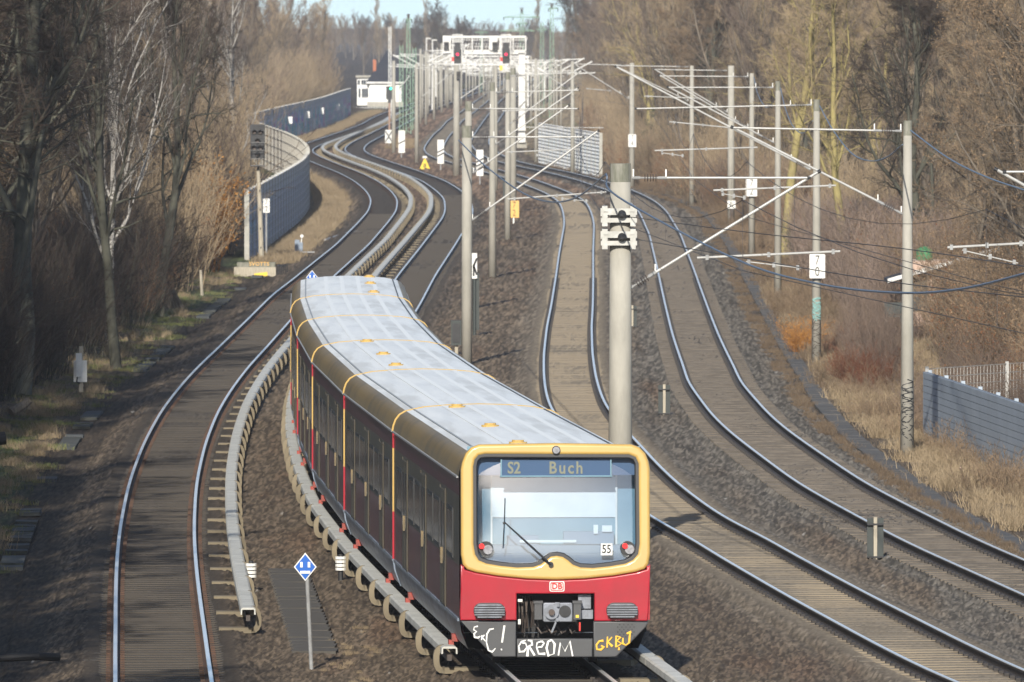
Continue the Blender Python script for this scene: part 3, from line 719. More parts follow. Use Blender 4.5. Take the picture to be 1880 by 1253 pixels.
# ---------------------------------------------------------------- catenary masts
def depth_of(px, py, z=-.25): return gr(px, py, z).y
def W(px, py, Y): return atY(px, py, Y)
MASTG = 'catenary masts along the tracks'
def mast(px, ytop, Y, wt, wb, label, tubes=(), rings=(), cap=False, group=None, tf=1.0, tm=None):
    """px of the foot, row of the top, depth; wt, wb widths in photo pixels"""
    s = FPX / Y; b = W(px, 500, Y); x = b.x; z0 = gz(x, Y) - .1; pt = W(px, ytop, Y); ht = pt.z
    t = thing('catenary_mast', label, 'mast', (x, Y, z0), 0, group)
    lean = 0
    MB().tube([(0,0,0),(0,0,(ht-z0)*.5),(0,0,ht-z0)], [wb/s/2, (wb+wt)/s/4, wt/s/2], 20).build('pole', m_conc, t, smooth=False)
    for p in t.children[0].data.polygons: p.use_smooth = len(p.vertices) == 4
    if cap: MB().tube([(0,0,ht-z0-.35),(0,0,ht-z0+.015)], [wt/s/2+.006]*2, 20).build('mossy_cap', m_conc_top, t)
    def loc(q): return Vector((q.x - x, q.y - Y, q.z - z0))
    k = 0
    for tb in tubes:
        kind, x0, y0, x1, y1 = tb[:5]; k += 1
        A = loc(W(x0, y0, Y)); B = loc(W(x1, y1, Y)); A.y += .04*k; B.y += .04*k
        r = {'top': .024, 'diag': .031, 'reg': .025, 'arm': .013}[kind]*tf
        nm = {'top': 'top_tube', 'diag': 'bracket_tube', 'reg': 'registration_tube', 'arm': 'steady_arm'}[kind]
        if kind in ('top', 'diag'):
            D = (B - A); l_ = D.length; D.normalize()
            # bracket at the pole, insulator, then tube
            S = A + D*.16; E = S + D*.42
            MB().tube([A, S], .035, 8).tube([S, E], .022, 8).build('mast_bracket', m_galv_d, t)
            ins = MB()
            for q in range(5): c_ = S + D*(.10 + .055*q); ins.tube([c_ - D*.008, c_ + D*.008], .075, 12)
            ins.build('insulator', m_insul, t)
            MB().tube([E - D*.06, E + D*.12], r*1.35, 8).build('tube_socket', m_galv_d, t)
            MB().tube([E, B], r, 10).build(nm, tm or m_galv, t)
            MB().tube([B - D*.02, B + D*.05], r*1.25, 8).build('end_cap', m_black, t)
            if kind == 'diag' or s > 40: # bird guard spikes
                c_ = E + D*.1; MB().box(c_ + Vector((0,0,.09)), (.03,.03,.16)).build('bird_spike', m_white, t)
                c_ = A + D*.03; MB().box(c_ + Vector((0,0,.10)), (.03,.03,.15)).build('bird_spike', m_white, t)
        else:
            MB().tube([A, B], r, 8).build(nm, tm or m_galv, t)
            D = B - A
            for f_ in (.05, .5, .93):
                c_ = A + D*f_; MB().box(c_, (.06,.08,.10)).build('clamp', m_galv_d, t)
    return t
MT = {}
def yb(px, row): return gr(px, row, -.3).y
MT['P1'] = mast(1139, 302, 206, 37, 47, 'thick grey concrete mast close behind the train, with two crossbeam clamps', [('top',1160,327,1484,327),('diag',1150,534,1503,316),('reg',1543,462,1280,474),('arm',1370,481,1472,493)], cap=True)
MT['F'] = mast(857, 232, 318, 18, 20, 'slim concrete mast at the train roof, nearer of an overlapping pair', [('top',866,252,1070,252),('diag',866,405,1098,241),('reg',1113,353,932,366),('arm',1030,365,1080,370)], cap=True)
MT['F2'] = mast(860, 187, 378, 12, 16, 'concrete mast just behind the slim one at the train roof', [('top',866,200,1061,200),('diag',868,318,1044,194),('reg',1064,274,930,280),('arm',984,285,1026,293)], cap=True)
MT['C'] = mast(904, 152, yb(904, 512), 9, 15, 'concrete mast with its foot in brown gravel left of the sandy track', [('top',910,170,1063,166),('diag',909,266,1061,162),('reg',1060,200,922,204)], cap=True)
MT['A'] = mast(932, 133, yb(932, 443), 8, 12, 'concrete mast with its foot beside the ochre number sign', [('top',938,140,1060,133),('diag',935,229,1068,130)], cap=True)
MT['B'] = mast(942, 126, yb(942, 392), 10, 13, 'concrete mast rising directly behind the ochre number sign', [('diag',948,205,1016,125),('reg',1108,235,962,234)], cap=True)
MT['D'] = mast(910, 121, yb(910, 351), 6, 8, 'thin concrete mast between two thicker ones left of the sandy track', [('diag',905,141,845,181)])
MT['G0'] = mast(838, 120, yb(838, 324), 10, 14, 'wide concrete mast standing below the left red signal', [('diag',834,130,775,178),('top',834,122,762,126)])
MT['G'] = mast(765, 117, yb(766, 300), 6, 8, 'concrete mast left of the yellow triangle board', [('diag',761,130,735,160)])
MT['H'] = mast(723, 112, yb(725, 283), 6, 8, 'concrete mast right beside the board with the black cross')
MT['R0'] = mast(1985, 255, 196, 24, 34, 'concrete mast just outside the right edge of the view', [('top',1972,316,1846,316),('diag',1972,392,1830,312),('reg',1740,455,1885,447),('arm',1767,460,1870,484)])
MT['R1'] = mast(1666, 223, yb(1666, 828), 15, 26, 'nearest mast of the right row, with black graffiti at its foot', [('top',1656,241,1345,235),('diag',1657,393,1345,234),('reg',1535,341,1310,350),('arm',1325,356,1370,364)], cap=True)
MT['R2'] = mast(1499, 184, yb(1500, 658), 11, 18, 'mast carrying the white 70 board, turquoise paint at its foot', [('top',1491,193,1168,200),('diag',1488,312,1131,123),('reg',1391,271,1202,277),('arm',1214,281,1256,287)], cap=True)
MT['R3'] = mast(1428, 150, yb(1429, 545), 9, 14, 'mast of the right row between the 70 board and the 72 board', [('top',1420,161,1227,161),('diag',1421,262,1227,160),('reg',1352,236,1229,224)], cap=True)
MT['R4'] = mast(1380, 135, yb(1380, 466), 8, 12, 'mast carrying the white 72 board in the right row', [('top',1374,141,1211,140),('diag',1374,235,1211,138),('reg',1286,181,1183,177)])
MT['R5'] = mast(1342, 121, yb(1342, 414), 11, 14, 'thick mast with a small lettered plate low on it, right row', [('top',1335,130,1201,128),('diag',1336,207,1201,127)])
MT['R6'] = mast(1270, 121, yb(1271, 375), 7, 10, 'bare mast with a painted 3 at its foot', [('top',1264,123,1130,121),('diag',1264,186,1131,122)])
MT['R7'] = mast(1160, 116, yb(1160, 340), 8, 11, 'mast carrying the white 74 board', [('top',1155,120,1056,118),('diag',1155,182,1056,119),('reg',1076,163,1122,167)])
MT['R8'] = mast(1051, 113, yb(1051, 316), 6, 8, 'mast standing before the graffiti mesh barrier', [('top',1046,118,975,122),('diag',1046,166,975,120)])
MT['R9'] = mast(984, 108, yb(984, 294), 5, 7, 'mast at the left end of the graffiti mesh barrier', [('diag',980,160,935,120),('top',980,118,935,119)])
# crossbeam clamps with black insulators on the thick mast
P1 = MT['P1']
for row in (395, 437):
    q = W(1136, row, 206) - P1.location
    s = FPX/206; 
    c = MB(); c.box((q.x, -.29, q.z+.07), (.72,.07,.13)).box((q.x, -.29, q.z-.10), (.72,.07,.09)).box((q.x, .29, q.z+.05), (.72,.07,.16))
    for sx in (-.28, .28): c.box((q.x+sx, -.02, q.z-.02), (.11,.62,.40))
    for sx in (-.26, .26): c.box((q.x+sx, -.34, q.z+.08), (.09,.02,.02))
    cb = c.build('crossbeam_clamp', mat('clamp_steel_%d' % row, (.48,.48,.45), .6, c2=(.36,.36,.33), scale=6), P1)
    MB().tube([(q.x+.06,-.30,q.z+.02),(q.x+.06,-.42,q.z+.02),(q.x+.06,-.50,q.z+.01)], [.085,.085,.03], 14).build('insulator', m_black, cb)

# far masts, many and small, on both sides of the bundle
rm = random.Random(21)
def far_mast(px, ytop, row, w, label, group, sidex):
    Y = gr(px, row, -.3).y
    L_ = FPX/Y*3.2
    tubes = [('diag', px+sidex*3, ytop+10+L_*.35, px+sidex*L_, ytop+1)]
    if rm.random() < .9: tubes.append(('top', px+sidex*3, ytop+4, px+sidex*L_, ytop+3))
    if rm.random() < .9: tubes.append(('reg', px+sidex*L_*1.1, ytop+22, px+sidex*L_*.3, ytop+24))
    return mast(px, ytop, Y, w*.8, w, label, tubes, group=group, tf=2.3, tm=m_white2)
FG = 'far concrete masts crowding behind the signals'
for (px, yt, rw, w, sx) in ((772,90,229,5,1),(782,94,231,5,1),(797,96,221,5,1),(811,80,208,5,1),(822,92,200,5,1),(786,97,212,4,-1),(803,88,204,4,1),(818,98,197,4,-1),(829,100,192,4,1),(847,104,196,4,-1),(856,106,186,3,1),(868,108,182,3,1),(880,110,180,3,-1),(893,106,176,3,1),(905,108,190,4,1),(918,110,174,3,-1),(925,108,185,3,1),(938,112,196,4,1),(952,110,180,3,-1),(966,108,205,4,1),(975,104,228,4,-1),(990,110,212,4,-1),(1002,112,188,3,-1),(1012,108,214,4,-1),(948,114,170,3,1),(862,112,172,3,-1),(836,108,180,3,1),(1022,112,236,4,-1),(790,104,196,3,1),(873,116,168,3,1),(900,116,166,3,-1),(932,117,164,3,1),(776,100,219,4,-1),(808,104,200,4,1),(826,106,186,3,-1),(842,112,180,3,1),(888,100,195,4,-1),(897,112,186,3,1),(912,114,180,3,-1),(944,106,190,4,-1),(960,116,186,3,1),(981,110,196,4,1),(996,108,204,4,1),(1008,116,200,3,-1),(1017,106,224,4,1),(1030,112,228,4,1)):
    far_mast(px, yt, rw, w, 'distant concrete mast with tube brackets in the crowd behind the signal gantry', FG, sx)

def portal(x0, x1, rt, rb, label):
    Y = gr((x0+x1)/2, rb, -.3).y; a = W(x0, rb, Y); t = thing('portal_frame', label, 'portal frame', (a.x, Y, a.z), 0, 'far white portal frames'); h = W(x0, rt, Y).z - a.z; w = (x1-x0)/FPX*Y
    for xx in (0, w): MB().box((xx, 0, h/2), (.35, .35, h)).build('leg', m_white2, t)
    b = MB().box((w/2, 0, h), (w+.6, .3, .14)).box((w/2, 0, h-1.0), (w+.6, .3, .14)); n_ = int(w/1.1)
    for i in range(n_): b.tube([(w*i/n_, 0, h-(i % 2)), (w*(i+1)/n_, 0, h-((i+1) % 2))], .06, 4)
    b.build('truss', m_white2, t)
portal(786, 968, 104, 196, 'nearest white portal frame under the signal gantry beam')
portal(800, 1000, 112, 181, 'middle white portal frame spanning the far tracks')
portal(820, 985, 117, 171, 'farthest white portal frame spanning the far tracks')
# ---------------------------------------------------------------- lattice masts
def lattice(px, ytop, ybase, w0, w1, mm, label, arms=(), name='lattice_mast', top=None):
    Y = gr(px, ybase, -.3).y; s = FPX/Y; x = W(px, 500, Y).x; z0 = gz(x, Y); h = W(px, ytop, Y).z - z0
    t = thing(name, label, 'lattice mast', (x, Y, z0)); a0, a1 = w0/s/2, w1/s/2
    legs = MB(); br = MB()
    for sx in (-1, 1):
        for sy in (-1, 1): legs.tube([(sx*a0, sy*a0, 0), (sx*a1, sy*a1, h)], .045, 4)
    legs.build('legs', mm, t)
    n = max(8, int(h/ (a0+a1) / 1.1)); 
    for i in range(n):
        f0, f1 = i/n, (i+1)/n; b0, b1 = a0+(a1-a0)*f0, a0+(a1-a0)*f1; sg = 1 if i % 2 else -1
        for sy in (-1, 1):
            br.tube([(-sg*b0, sy*b0, f0*h), (sg*b1, sy*b1, f1*h)], .03, 4)
            br.tube([(sy*b0, -sg*b0, f0*h), (sy*b1, sg*b1, f1*h)], .03, 4)
    br.build('bracing', mm, t)
    for (zrow, xl, xr) in arms:
        zz = W(px, zrow, Y).z - z0
        MB().tube([((xl-px)/s, 0, zz), ((xr-px)/s, 0, zz)], .06, 6).tube([((xl-px)/s, 0, zz), (0, 0, zz+.35), ((xr-px)/s, 0, zz)], .03, 4).build('cross_arm', mm, t)
        for e in (xl, (xl+px)/2, xr):
            MB().tube([((e-px)/s, 0, zz-.35), ((e-px)/s, 0, zz)], .06, 6).build('insulator', m_black, t)
    if top:
        for sx in (-1, 0, 1): MB().tube([(0,0,h-.2),(sx*top/s, 0, h+.5)], .05, 5).build('top_horn', m_ruststeel, t)
    return t
lattice(716, 49, 214, 4.5, 4, m_white2, 'slender white lattice mast in front of the dark pyramid roof')
lattice(737, 84, 244, 7, 5.5, m_green, 'green lattice mast, leftmost of the three beside the signal box', top=3)
lattice(750, 36, 247, 9, 5, m_green, 'tallest green lattice mast with black tip, middle of three', arms=((36,746,756),), top=2)
lattice(761, 88, 241, 7, 5.5, m_green, 'green lattice mast, rightmost of the three beside the signal box', top=4)
lattice(958, 22, 205, 10, 5, m_green, 'dark green lattice pylon with long cross arms above the gantry', arms=((57,917,982),(32,925,990),(44,948,968)), top=3)
lattice(995, 42, 200, 7, 5, m_green, 'pale green lattice mast right of the gantry', arms=((55,985,1004),))
lattice(1013, 14, 215, 9, 5, m_green, 'tall green lattice mast with three small insulators on top', arms=((16,1007,1024),), top=3)
lattice(884, 58, 172, 5, 4, m_green, 'small far green lattice mast above the gantry middle', arms=((60,872,896),))

# ---------------------------------------------------------------- signal gantry
gY = gr(958, 272, -.3).y; gs = FPX/gY
gx = lambda px: W(px, 100, gY).x
gzr = lambda row: W(940, row, gY).z
Gt = thing('signal_gantry', 'white steel signal gantry reaching out over the tracks from one thick leg', 'gantry', (gx(959), gY, -.3)); ox, oy, oz = Gt.location
def GP(name, x0, x1, r0, r1, dy, th, mm, par=None):
    o = MB().box(((gx(x0)+gx(x1))/2-ox, dy, (gzr(r0)+gzr(r1))/2-oz), (gx(x1)-gx(x0), th, abs(gzr(r0)-gzr(r1)))).build(name, mm, par or Gt); return o
GP('leg', 952, 964, 98, 262, 0, .5, m_white2); GP('leg_foot', 949, 967, 262, 272, 0, .7, m_conc)
GP('equipment_box', 951, 965, 246, 262, -.45, .3, m_white2); GP('equipment_box', 951, 965, 228, 240, -.45, .3, m_white)
GP('lower_girder', 813, 966, 92, 100, 0, .5, m_white2); GP('upper_girder', 813, 966, 67, 70, -.4, .15, m_white2); GP('upper_girder', 813, 966, 66, 69, .4, .15, m_white2)
for x_ in (814, 826, 850, 867, 885, 902, 918, 942, 965): GP('post', x_-1, x_+1.2, 68, 94, -.4, .1, m_white2)
mesh_b = MB()
for i in range(32):
    x_ = 815 + i*4.8; mesh_b.tube([(gx(x_)-ox, .38, gzr(92)-oz), (gx(x_+4)-ox, .38, gzr(69)-oz)], .025, 4)
for rr in (74, 80, 86): mesh_b.box((gx(890)-ox, .4, gzr(rr)-oz), (gx(965)-gx(814), .03, .03))
mesh_b.build('railing', m_white2, Gt)
GP('panel', 813, 828, 68, 98, -.46, .04, m_white2); GP('panel', 898, 913, 68, 92, -.46, .04, m_white2)
m_sigred = emat('red_signal_light', (1, .02, .08), 2.2, (.3,0,0)); m_siggreen = emat('green_signal_light', (.05, 1, .5), 3.0, (0,.2,.1))
for k, xo in enumerate((0, 89)):
    s_ = thing('signal', ('left' if k == 0 else 'right') + ' red signal hanging in a white cage from the gantry', 'signal', (gx(840+xo), gY-1.0, gzr(117)), 0, 'red signals on the gantry'); sx, sy, sz = s_.location
    def SP(name, x0, x1, r0, r1, dy, th, mm, par=None): return MB().box(((gx(x0+xo)+gx(x1+xo))/2-sx, dy, (gzr(r0)+gzr(r1))/2-sz), (gx(x1)-gx(x0), th, abs(gzr(r0)-gzr(r1)))).build(name, mm, par or s_)
    SP('upper_head', 835.5, 845, 79, 92, 0, .25, m_black); h_ = SP('lamp_head', 833.5, 847, 90, 117, .02, .3, m_black)
    for (cx_, cy_, mm) in ((840, 100, m_sigred), (837, 108, m_ruststeel), (843, 108, m_ruststeel)):
        MB().disc((gx(cx_+xo)-sx, -.16, gzr(cy_)-sz), .105 if mm is m_sigred else .08, 'Y', .05, 14).build('lamp', mm, s_)
        MB().box((gx(cx_+xo)-sx, -.24, gzr(cy_-2.6)-sz), (.22,.2,.03)).build('hood', m_black, s_)
    cage = MB()
    for x_ in (831.5, 848.5): cage.box((gx(x_+xo)-sx, .1, (gzr(64)+gzr(117))/2-sz), (.07,.07,gzr(64)-gzr(117)))
    for rr in (64, 69, 77): cage.box((gx(840+xo)-sx, .1, gzr(rr)-sz), (gx(849)-gx(831), .06, .07))
    for x_ in (835, 838, 841, 845): cage.box((gx(x_+xo)-sx, .1, gzr(70.5)-sz), (.04,.04,gzr(64)-gzr(77)))
    cage.build('cage', m_white2, s_)
    SP('red_plate', 829.5, 833.8, 105, 113, -.1, .03, m_red); SP('white_plate', 829.5, 833.8, 113, 117, -.1, .03, m_white)
    a = thing('small_signal', ('left' if k == 0 else 'right') + ' small black signal box on the gantry, left of the red signal', 'signal', (gx(820+xo-.5), gY-.6, gzr(92)), 0, 'small black boxes on the gantry')
    ax, ay, az = a.location
    MB().box((0, 0, gzr(84.5)-az), (gx(825)-gx(816), .25, gzr(77)-gzr(91))).build('housing', m_black, a); MB().box((0, -.2, gzr(80)-az), (gx(824)-gx(817), .2, .06)).build('hood', m_ruststeel, a)
t = thing('yellow_board', 'small yellow board below the right red signal', 'sign', (gx(920), gY-1.2, gzr(130))); MB().box((0,0,gzr(125)-t.location.z), (.24,.03,.4)).build('board', m_yel, t); MB().tube([(0,.05,gzr(118)-t.location.z),(0,.05,0)], .02, 6).build('hanger', m_white2, t)
# small dark box signal on the mast under the left red signal
t = thing('box_signal', 'dark box on the wide mast beneath the left red signal', 'signal', tuple(W(842, 144, MT['G0'].location.y - .3))); MB().box((0,0,.2), (.28,.25,.5)).build('housing', m_black, t); MB().box((0,-.18,.3),(.2,.12,.04)).build('hood', m_ruststeel, t)

# ---------------------------------------------------------------- left main signal
sY = yb(480, 478); sp_ = W(480, 478, sY)
sg = thing('main_signal', 'black multi-lamp signal on a slim concrete post before the blue barrier', 'signal', (sp_.x, sY, gz(sp_.x, sY)-.1)); lx0, ly0, lz0 = sg.location
def SW(px, row, dy=0.0): q = W(px, row, sY); return Vector((q.x-lx0, dy, q.z-lz0))
MB().tube([SW(480, 480), SW(477, 380), SW(474, 312)], [.12, .10, .08], 8).build('post', m_wood_l, sg)
for rr in (350, 385, 420, 455): MB().box(SW(478+(rr-400)*.02, rr, -.11), (.05,.03,.09)).build('post_slot', m_black, sg)
MB().tube([SW(474, 314), SW(474, 303)], .05, 8).build('neck', m_black, sg)
s = FPX/sY
def BW(name, x0, x1, r0, r1, dy, th, mm, par=sg):
    a, b = SW(x0, r0, dy), SW(x1, r1, dy); return MB().box((a+b)/2, (abs(b.x-a.x), th, abs(b.z-a.z))).build(name, mm, par)
BW('upper_head', 460, 486, 229, 262, 0, .3, m_black); BW('lower_head', 460, 486, 262, 291, .02, .3, m_black)
for (a, b) in ((467, 243), (478, 243), (472.5, 259), (467, 272), (478, 272), (472.5, 284)):
    c_ = SW(a, b, -.2); MB().disc(c_, .09, 'Y', .06, 14).build('lamp', m_ruststeel, sg)
    MB().box(c_ + Vector((-.05,-.12,.10)), (.14,.22,.02), ry=-.5).box(c_ + Vector((.05,-.12,.10)), (.14,.22,.02), ry=.5).build('hood', m_black, sg)
cg = MB()
for x_ in (461, 473, 485): cg.tube([SW(x_, 304, -.45), SW(x_, 262, -.45)], .018, 5)
for rr in (262, 276, 292, 304): cg.tube([SW(460, rr, -.45), SW(486, rr, -.45)], .018, 5)
for x_ in (461, 485): cg.tube([SW(x_, 304, -.45), SW(x_, 304, .2)], .018, 5); cg.tube([SW(x_, 292, -.45), SW(x_, 292, .2)], .018, 5)
cg.box(SW(473, 305, -.15), (.6, .6, .03)); cg.build('service_cage', m_black, sg)
BW('cable_box', 474.5, 479.5, 430, 457, .15, .15, m_black)
# lettered concrete block at its foot
q = gr(468, 503, -.3); bk = thing('concrete_block', 'weathered concrete block with yellow painted marks at the foot of the black signal', 'block', (q.x, q.y, gz(q.x, q.y)-.1))
s = FPX/q.y
MB().box((0, .3, .22), (1.75, .7, .50)).build('lower_course', m_wood_l, bk); MB().box((.05, .32, .56), (1.6, .6, .22)).build('upper_course', m_conc_top, bk)
link('lettering', text_mesh('lettering', 'SVOTTS', .22, m_ochre_sign, bold=.003, spacing=1.1), bk, (.18, -.0, .60))
MB().box((.25, -.06, .16), (.55, .02, .16), ry=-.12).build('paint_patch', m_yel, bk)
cb_ = MB(); r2 = random.Random(4)
for i in range(6): cb_.tube([(1.0+i*.07, 0, 0), (.95+i*.08, .1, .5+.05*(i%2)), (.95+i*.06, .5, .55)], .02, 6)
setp(cb_.build('cable_bundle', m_black), 'bunch of black cables beside the lettered concrete block', 'cables').location = bk.location
# ---------------------------------------------------------------- distant green signal by the signal box
Y = gr(715, 245, -.3).y; q = W(715, 245, Y); t = thing('green_signal', 'black signal showing a green light before the white signal box', 'signal', (q.x, Y, q.z)); s = FPX/Y
zr = lambda row: W(715, row, Y).z - q.z
MB().tube([(0,0,0),(0,0,zr(188))], .10, 8).build('post', mat('rusty_post', (.30,.2,.15), .8), t)
MB().box((0,0,(zr(159)+zr(183))/2), (.62,.3,zr(159)-zr(183))).build('head', m_black, t); MB().box((0,0,zr(186)), (.3,.2,.3)).build('neck', m_black, t)
MB().disc((2.6/s,-.17,zr(163)), .11, 'Y', .04, 12).build('lamp', m_siggreen, t)
# street lamps by the platform
for (px, yt, lab) in ((783, 71, 'left white lamp post rising behind the far masts'), (794, 74, 'right white lamp post rising behind the far masts')):
    Y = gr(px, 205, -.3).y; q = W(px, 205, Y); s = FPX/Y; h = W(px, yt, Y).z - q.z
    t = thing('lamp_post', lab, 'lamp post', tuple(q)); MB().tube([(0,0,0),(0,0,h)], [.12,.07], 8).build('post', m_white2, t); MB().box((.22,0,h), (.6,.25,.12)).build('lamp_head', m_white2, t)

# ---------------------------------------------------------------- boards and signs
def board(px, row_base, x0, x1, r0, r1, label, mm=m_white, cat='sign', Y=None, post=True, post_w=.05, post_m=m_galv_d, name='track_sign'):
    Y = Y or gr(px, row_base, -.3).y; q = W(px, row_base, Y); s = FPX/Y
    t = thing(name, label, cat, tuple(q)); 
    zc = (W(px, r0, Y).z + W(px, r1, Y).z)/2 - q.z; hh = abs(W(px, r0, Y).z - W(px, r1, Y).z); xc = ((x0+x1)/2-px)/s; ww = (x1-x0)/s
    b = link('board', plate_mesh('board', [rrect(xc-ww/2, zc-hh/2, xc+ww/2, zc+hh/2, min(.03, ww*.1))], .03, .004, mm), t, (0, -.06, 0))
    if post: MB().tube([(0,0,0),(0,0,zc+hh*.45)], post_w, 8).build('post', post_m, t)
    return t, b, xc, zc, ww, hh
def strip(par, pts, w, mm=m_black, y=-.008, name='mark'):
    b = MB()
    for i in range(len(pts)-1):
        (xa, za), (xb, zb) = pts[i], pts[i+1]; l_ = math.hypot(xb-xa, zb-za); nx, nz = -(zb-za)/l_*w/2, (xb-xa)/l_*w/2
        b.quad_box([(xa-nx,y,za-nz),(xb-nx,y,zb-nz),(xb-nx,y+.004,zb-nz),(xa-nx,y+.004,za-nz),(xa+nx,y,za+nz),(xb+nx,y,zb+nz),(xb+nx,y+.004,zb+nz),(xa+nx,y+.004,za+nz)])
    return b.build(name, mm, par)
def digits(par, a, b_, xc, zc, ww, hh, size=None):
    sz = size or hh*.56
    for ch, dz in ((a, .235), (b_, -.235)): link('lettering', text_mesh('lettering', ch, sz, m_black, sx=.72, bold=-.002), par, (xc, -.004, zc + hh*dz))
t, b, xc, zc, ww, hh = board(943, 413, 935, 953, 369, 400, 'ochre number board reading 7 2 on a short white post', m_ochre_sign, post_m=m_white); digits(b, '7', '2', xc, zc, ww, hh)
t, b, xc, zc, ww, hh = board(714, 273, 707, 720.5, 239, 263, 'white board with a black cross made of two arrows'); 
strip(b, [(xc-ww*.45, zc+hh*.42), (xc, zc+hh*.03), (xc+ww*.45, zc+hh*.42)], .09); strip(b, [(xc-ww*.45, zc-hh*.42), (xc, zc-hh*.03), (xc+ww*.45, zc-hh*.42)], .09); strip(b, [(xc-ww*.3, zc+hh*.2), (xc+ww*.3, zc-hh*.2)], .05); strip(b, [(xc-ww*.3, zc-hh*.2), (xc+ww*.3, zc+hh*.2)], .05)
for (px, rb, x0, x1, r0, r1, n_, lab) in ((737,292,731.5,743.5,240,281,1,'white warning board with one slanting black stripe'),(809,314,803,815,257,301,2,'white warning board with two slanting black stripes'),(881,341,874.5,887.5,275.5,323.5,3,'white warning board with three slanting black stripes')):
    t, b, xc, zc, ww, hh = board(px, rb, x0, x1, r0, r1, lab)
    for i in range(n_):
        zz = zc - hh*(.02 + .16*i) + hh*.06*(n_-1) ; strip(b, [(xc-ww*.49, zz-ww*.26), (xc+ww*.49, zz+ww*.26)], .10)
# black arrow board on the mast beside the roof
t, b, xc, zc, ww, hh = board(871, 620, 865.5, 876, 465, 512, 'narrow white board with a black arrow beside the slim mast', post_m=m_dkgreen, post_w=.06); strip(b, [(xc+ww*.45, zc+hh*.3), (xc-ww*.1, zc), (xc+ww*.45, zc-hh*.35)], .07); strip(b, [(xc-ww*.1, zc-hh*.4), (xc-ww*.1, zc+hh*.05)], .06)
MB().box((.10,.05,1.2), (.12,.06,1.9)).build('backing_board', m_dkgreen, t)
# boards fixed on masts
def mast_board(key, x0, x1, r0, r1, a, b_, label):
    m_ = MT[key]; Y = m_.location.y - .28; xm = (x0+x1)/2; zc_ = W(xm, (r0+r1)/2, Y)
    s = FPX/Y; ww, hh = (x1-x0)/s, (r1-r0)/s
    t = thing('number_board', label, 'sign', tuple(zc_)); o = link('board', plate_mesh('board', [rrect(-ww/2,-hh/2,ww/2,hh/2,.03)], .03, .004, m_white), t)
    digits(o, a, b_, 0, 0, ww, hh); MB().box((0,.1,hh*.3), (.3,.12,.04)).box((0,.1,-hh*.3), (.3,.12,.04)).build('clamp', m_galv_d, t)
mast_board('R2', 1486, 1515, 467, 511.5, '7', '0', 'largest white number board, reading 7 0, on the second mast of the right row')
mast_board('R4', 1369.5, 1390, 328, 361, '7', '2', 'white number board reading 7 2, on the fourth mast of the right row')
mast_board('R7', 1153.5, 1168, 247, 270.5, '7', '4', 'smallest white number board, reading 7 4, on a mast before a conifer')
q = W(1343, 376, MT['R5'].location.y-.3); t = thing('name_plate', 'small white plate lettered Fl above a dark box on the thick mast', 'sign', tuple(q)); MB().box((0,0,0), (.42,.02,.42)).build('plate', m_white, t); link('lettering', text_mesh('lettering', 'Fl', .3, m_black), t, (0,-.014,0)); MB().box((0,.02,-.55), (.18,.10,.6)).build('dark_box', m_ruststeel, t)
# white number board on the blue barrier, seen behind the signal
t, b, xc, zc, ww, hh = board(489, 478, 483, 495.5, 365, 391, 'white number board reading 7 2 beside the black signal post', Y=sY+6); digits(b, '7', '2', xc, zc, ww, hh)
t, b, xc, zc, ww, hh = board(565, 345, 560.5, 568.5, 300, 321, 'white number board at the far edge of the blue barrier'); digits(b, '7', '3', xc, zc, ww, hh)
# yellow triangle with small lamp
Y = gr(780, 312, -.3).y; q = W(780, 312, Y); s = FPX/Y; t = thing('triangle_board', 'yellow triangular board marked 8 with a small white lamp on top', 'sign', (q.x, Y, q.z)); h = 20/s
o = link('board', plate_mesh('board', [[(-10/s, .03), (10/s, .03), (1.4/s, h), (-1.4/s, h)]], .03, .004, m_yel), t); link('lettering', text_mesh('lettering', '8', .48, m_black, bold=.004), o, (0, -.004, h*.33)); MB().box((0, 0, h+.12), (.3,.12,.14)).box((0,.02,h/2), (.05,.03,h)).build('lamp', m_white, t)
# blue diamond sign in the foreground
q = gr(573, 1243, -.35); Y = q.y; s = FPX/Y
def diamond(q, base_row, cx, cy, half, label, px0):
    Y = q.y; t = thing('diamond_sign', label, 'sign', (q.x, Y, q.z)); c_ = W(cx, cy, Y) - q; c_.y = -.03; hh = half/(FPX/Y)
    MB().tube([(0,0,-.1),(c_.x+.012,0,c_.z+hh*.9)], .033, 10).build('post', m_galv_d, t)
    def dm(k): return [(c_.x, c_.z-hh*k*1.25), (c_.x+hh*k, c_.z), (c_.x, c_.z+hh*k*1.25), (c_.x-hh*k, c_.z)]
    link('rim', plate_mesh('rim', [dm(1.0)], .012, .002, m_white), t, (0,-.045,0)); link('board', plate_mesh('board', [dm(.88)], .01, .002, m_blue), t, (0,-.052,0))
    m2 = MB()
    for sx in (-.33, .33): m2.box((c_.x+sx*hh, -.058, c_.z+.20*hh), (.22*hh,.008,.48*hh))
    m2.box((c_.x, -.058, c_.z-.46*hh), (.88*hh,.008,.24*hh)); m2.build('white_bars', m_white, t); return t
diamond(q, 1243, 560.5, 1041, 21, 'blue diamond sign with three white bars on a thin grey post in the foreground', 573)
q2 = gr(574, 700, -.3); diamond(q2, 700, 573, 510, 11, 'blue diamond sign whose tip shows above the rear of the train roof', 574)
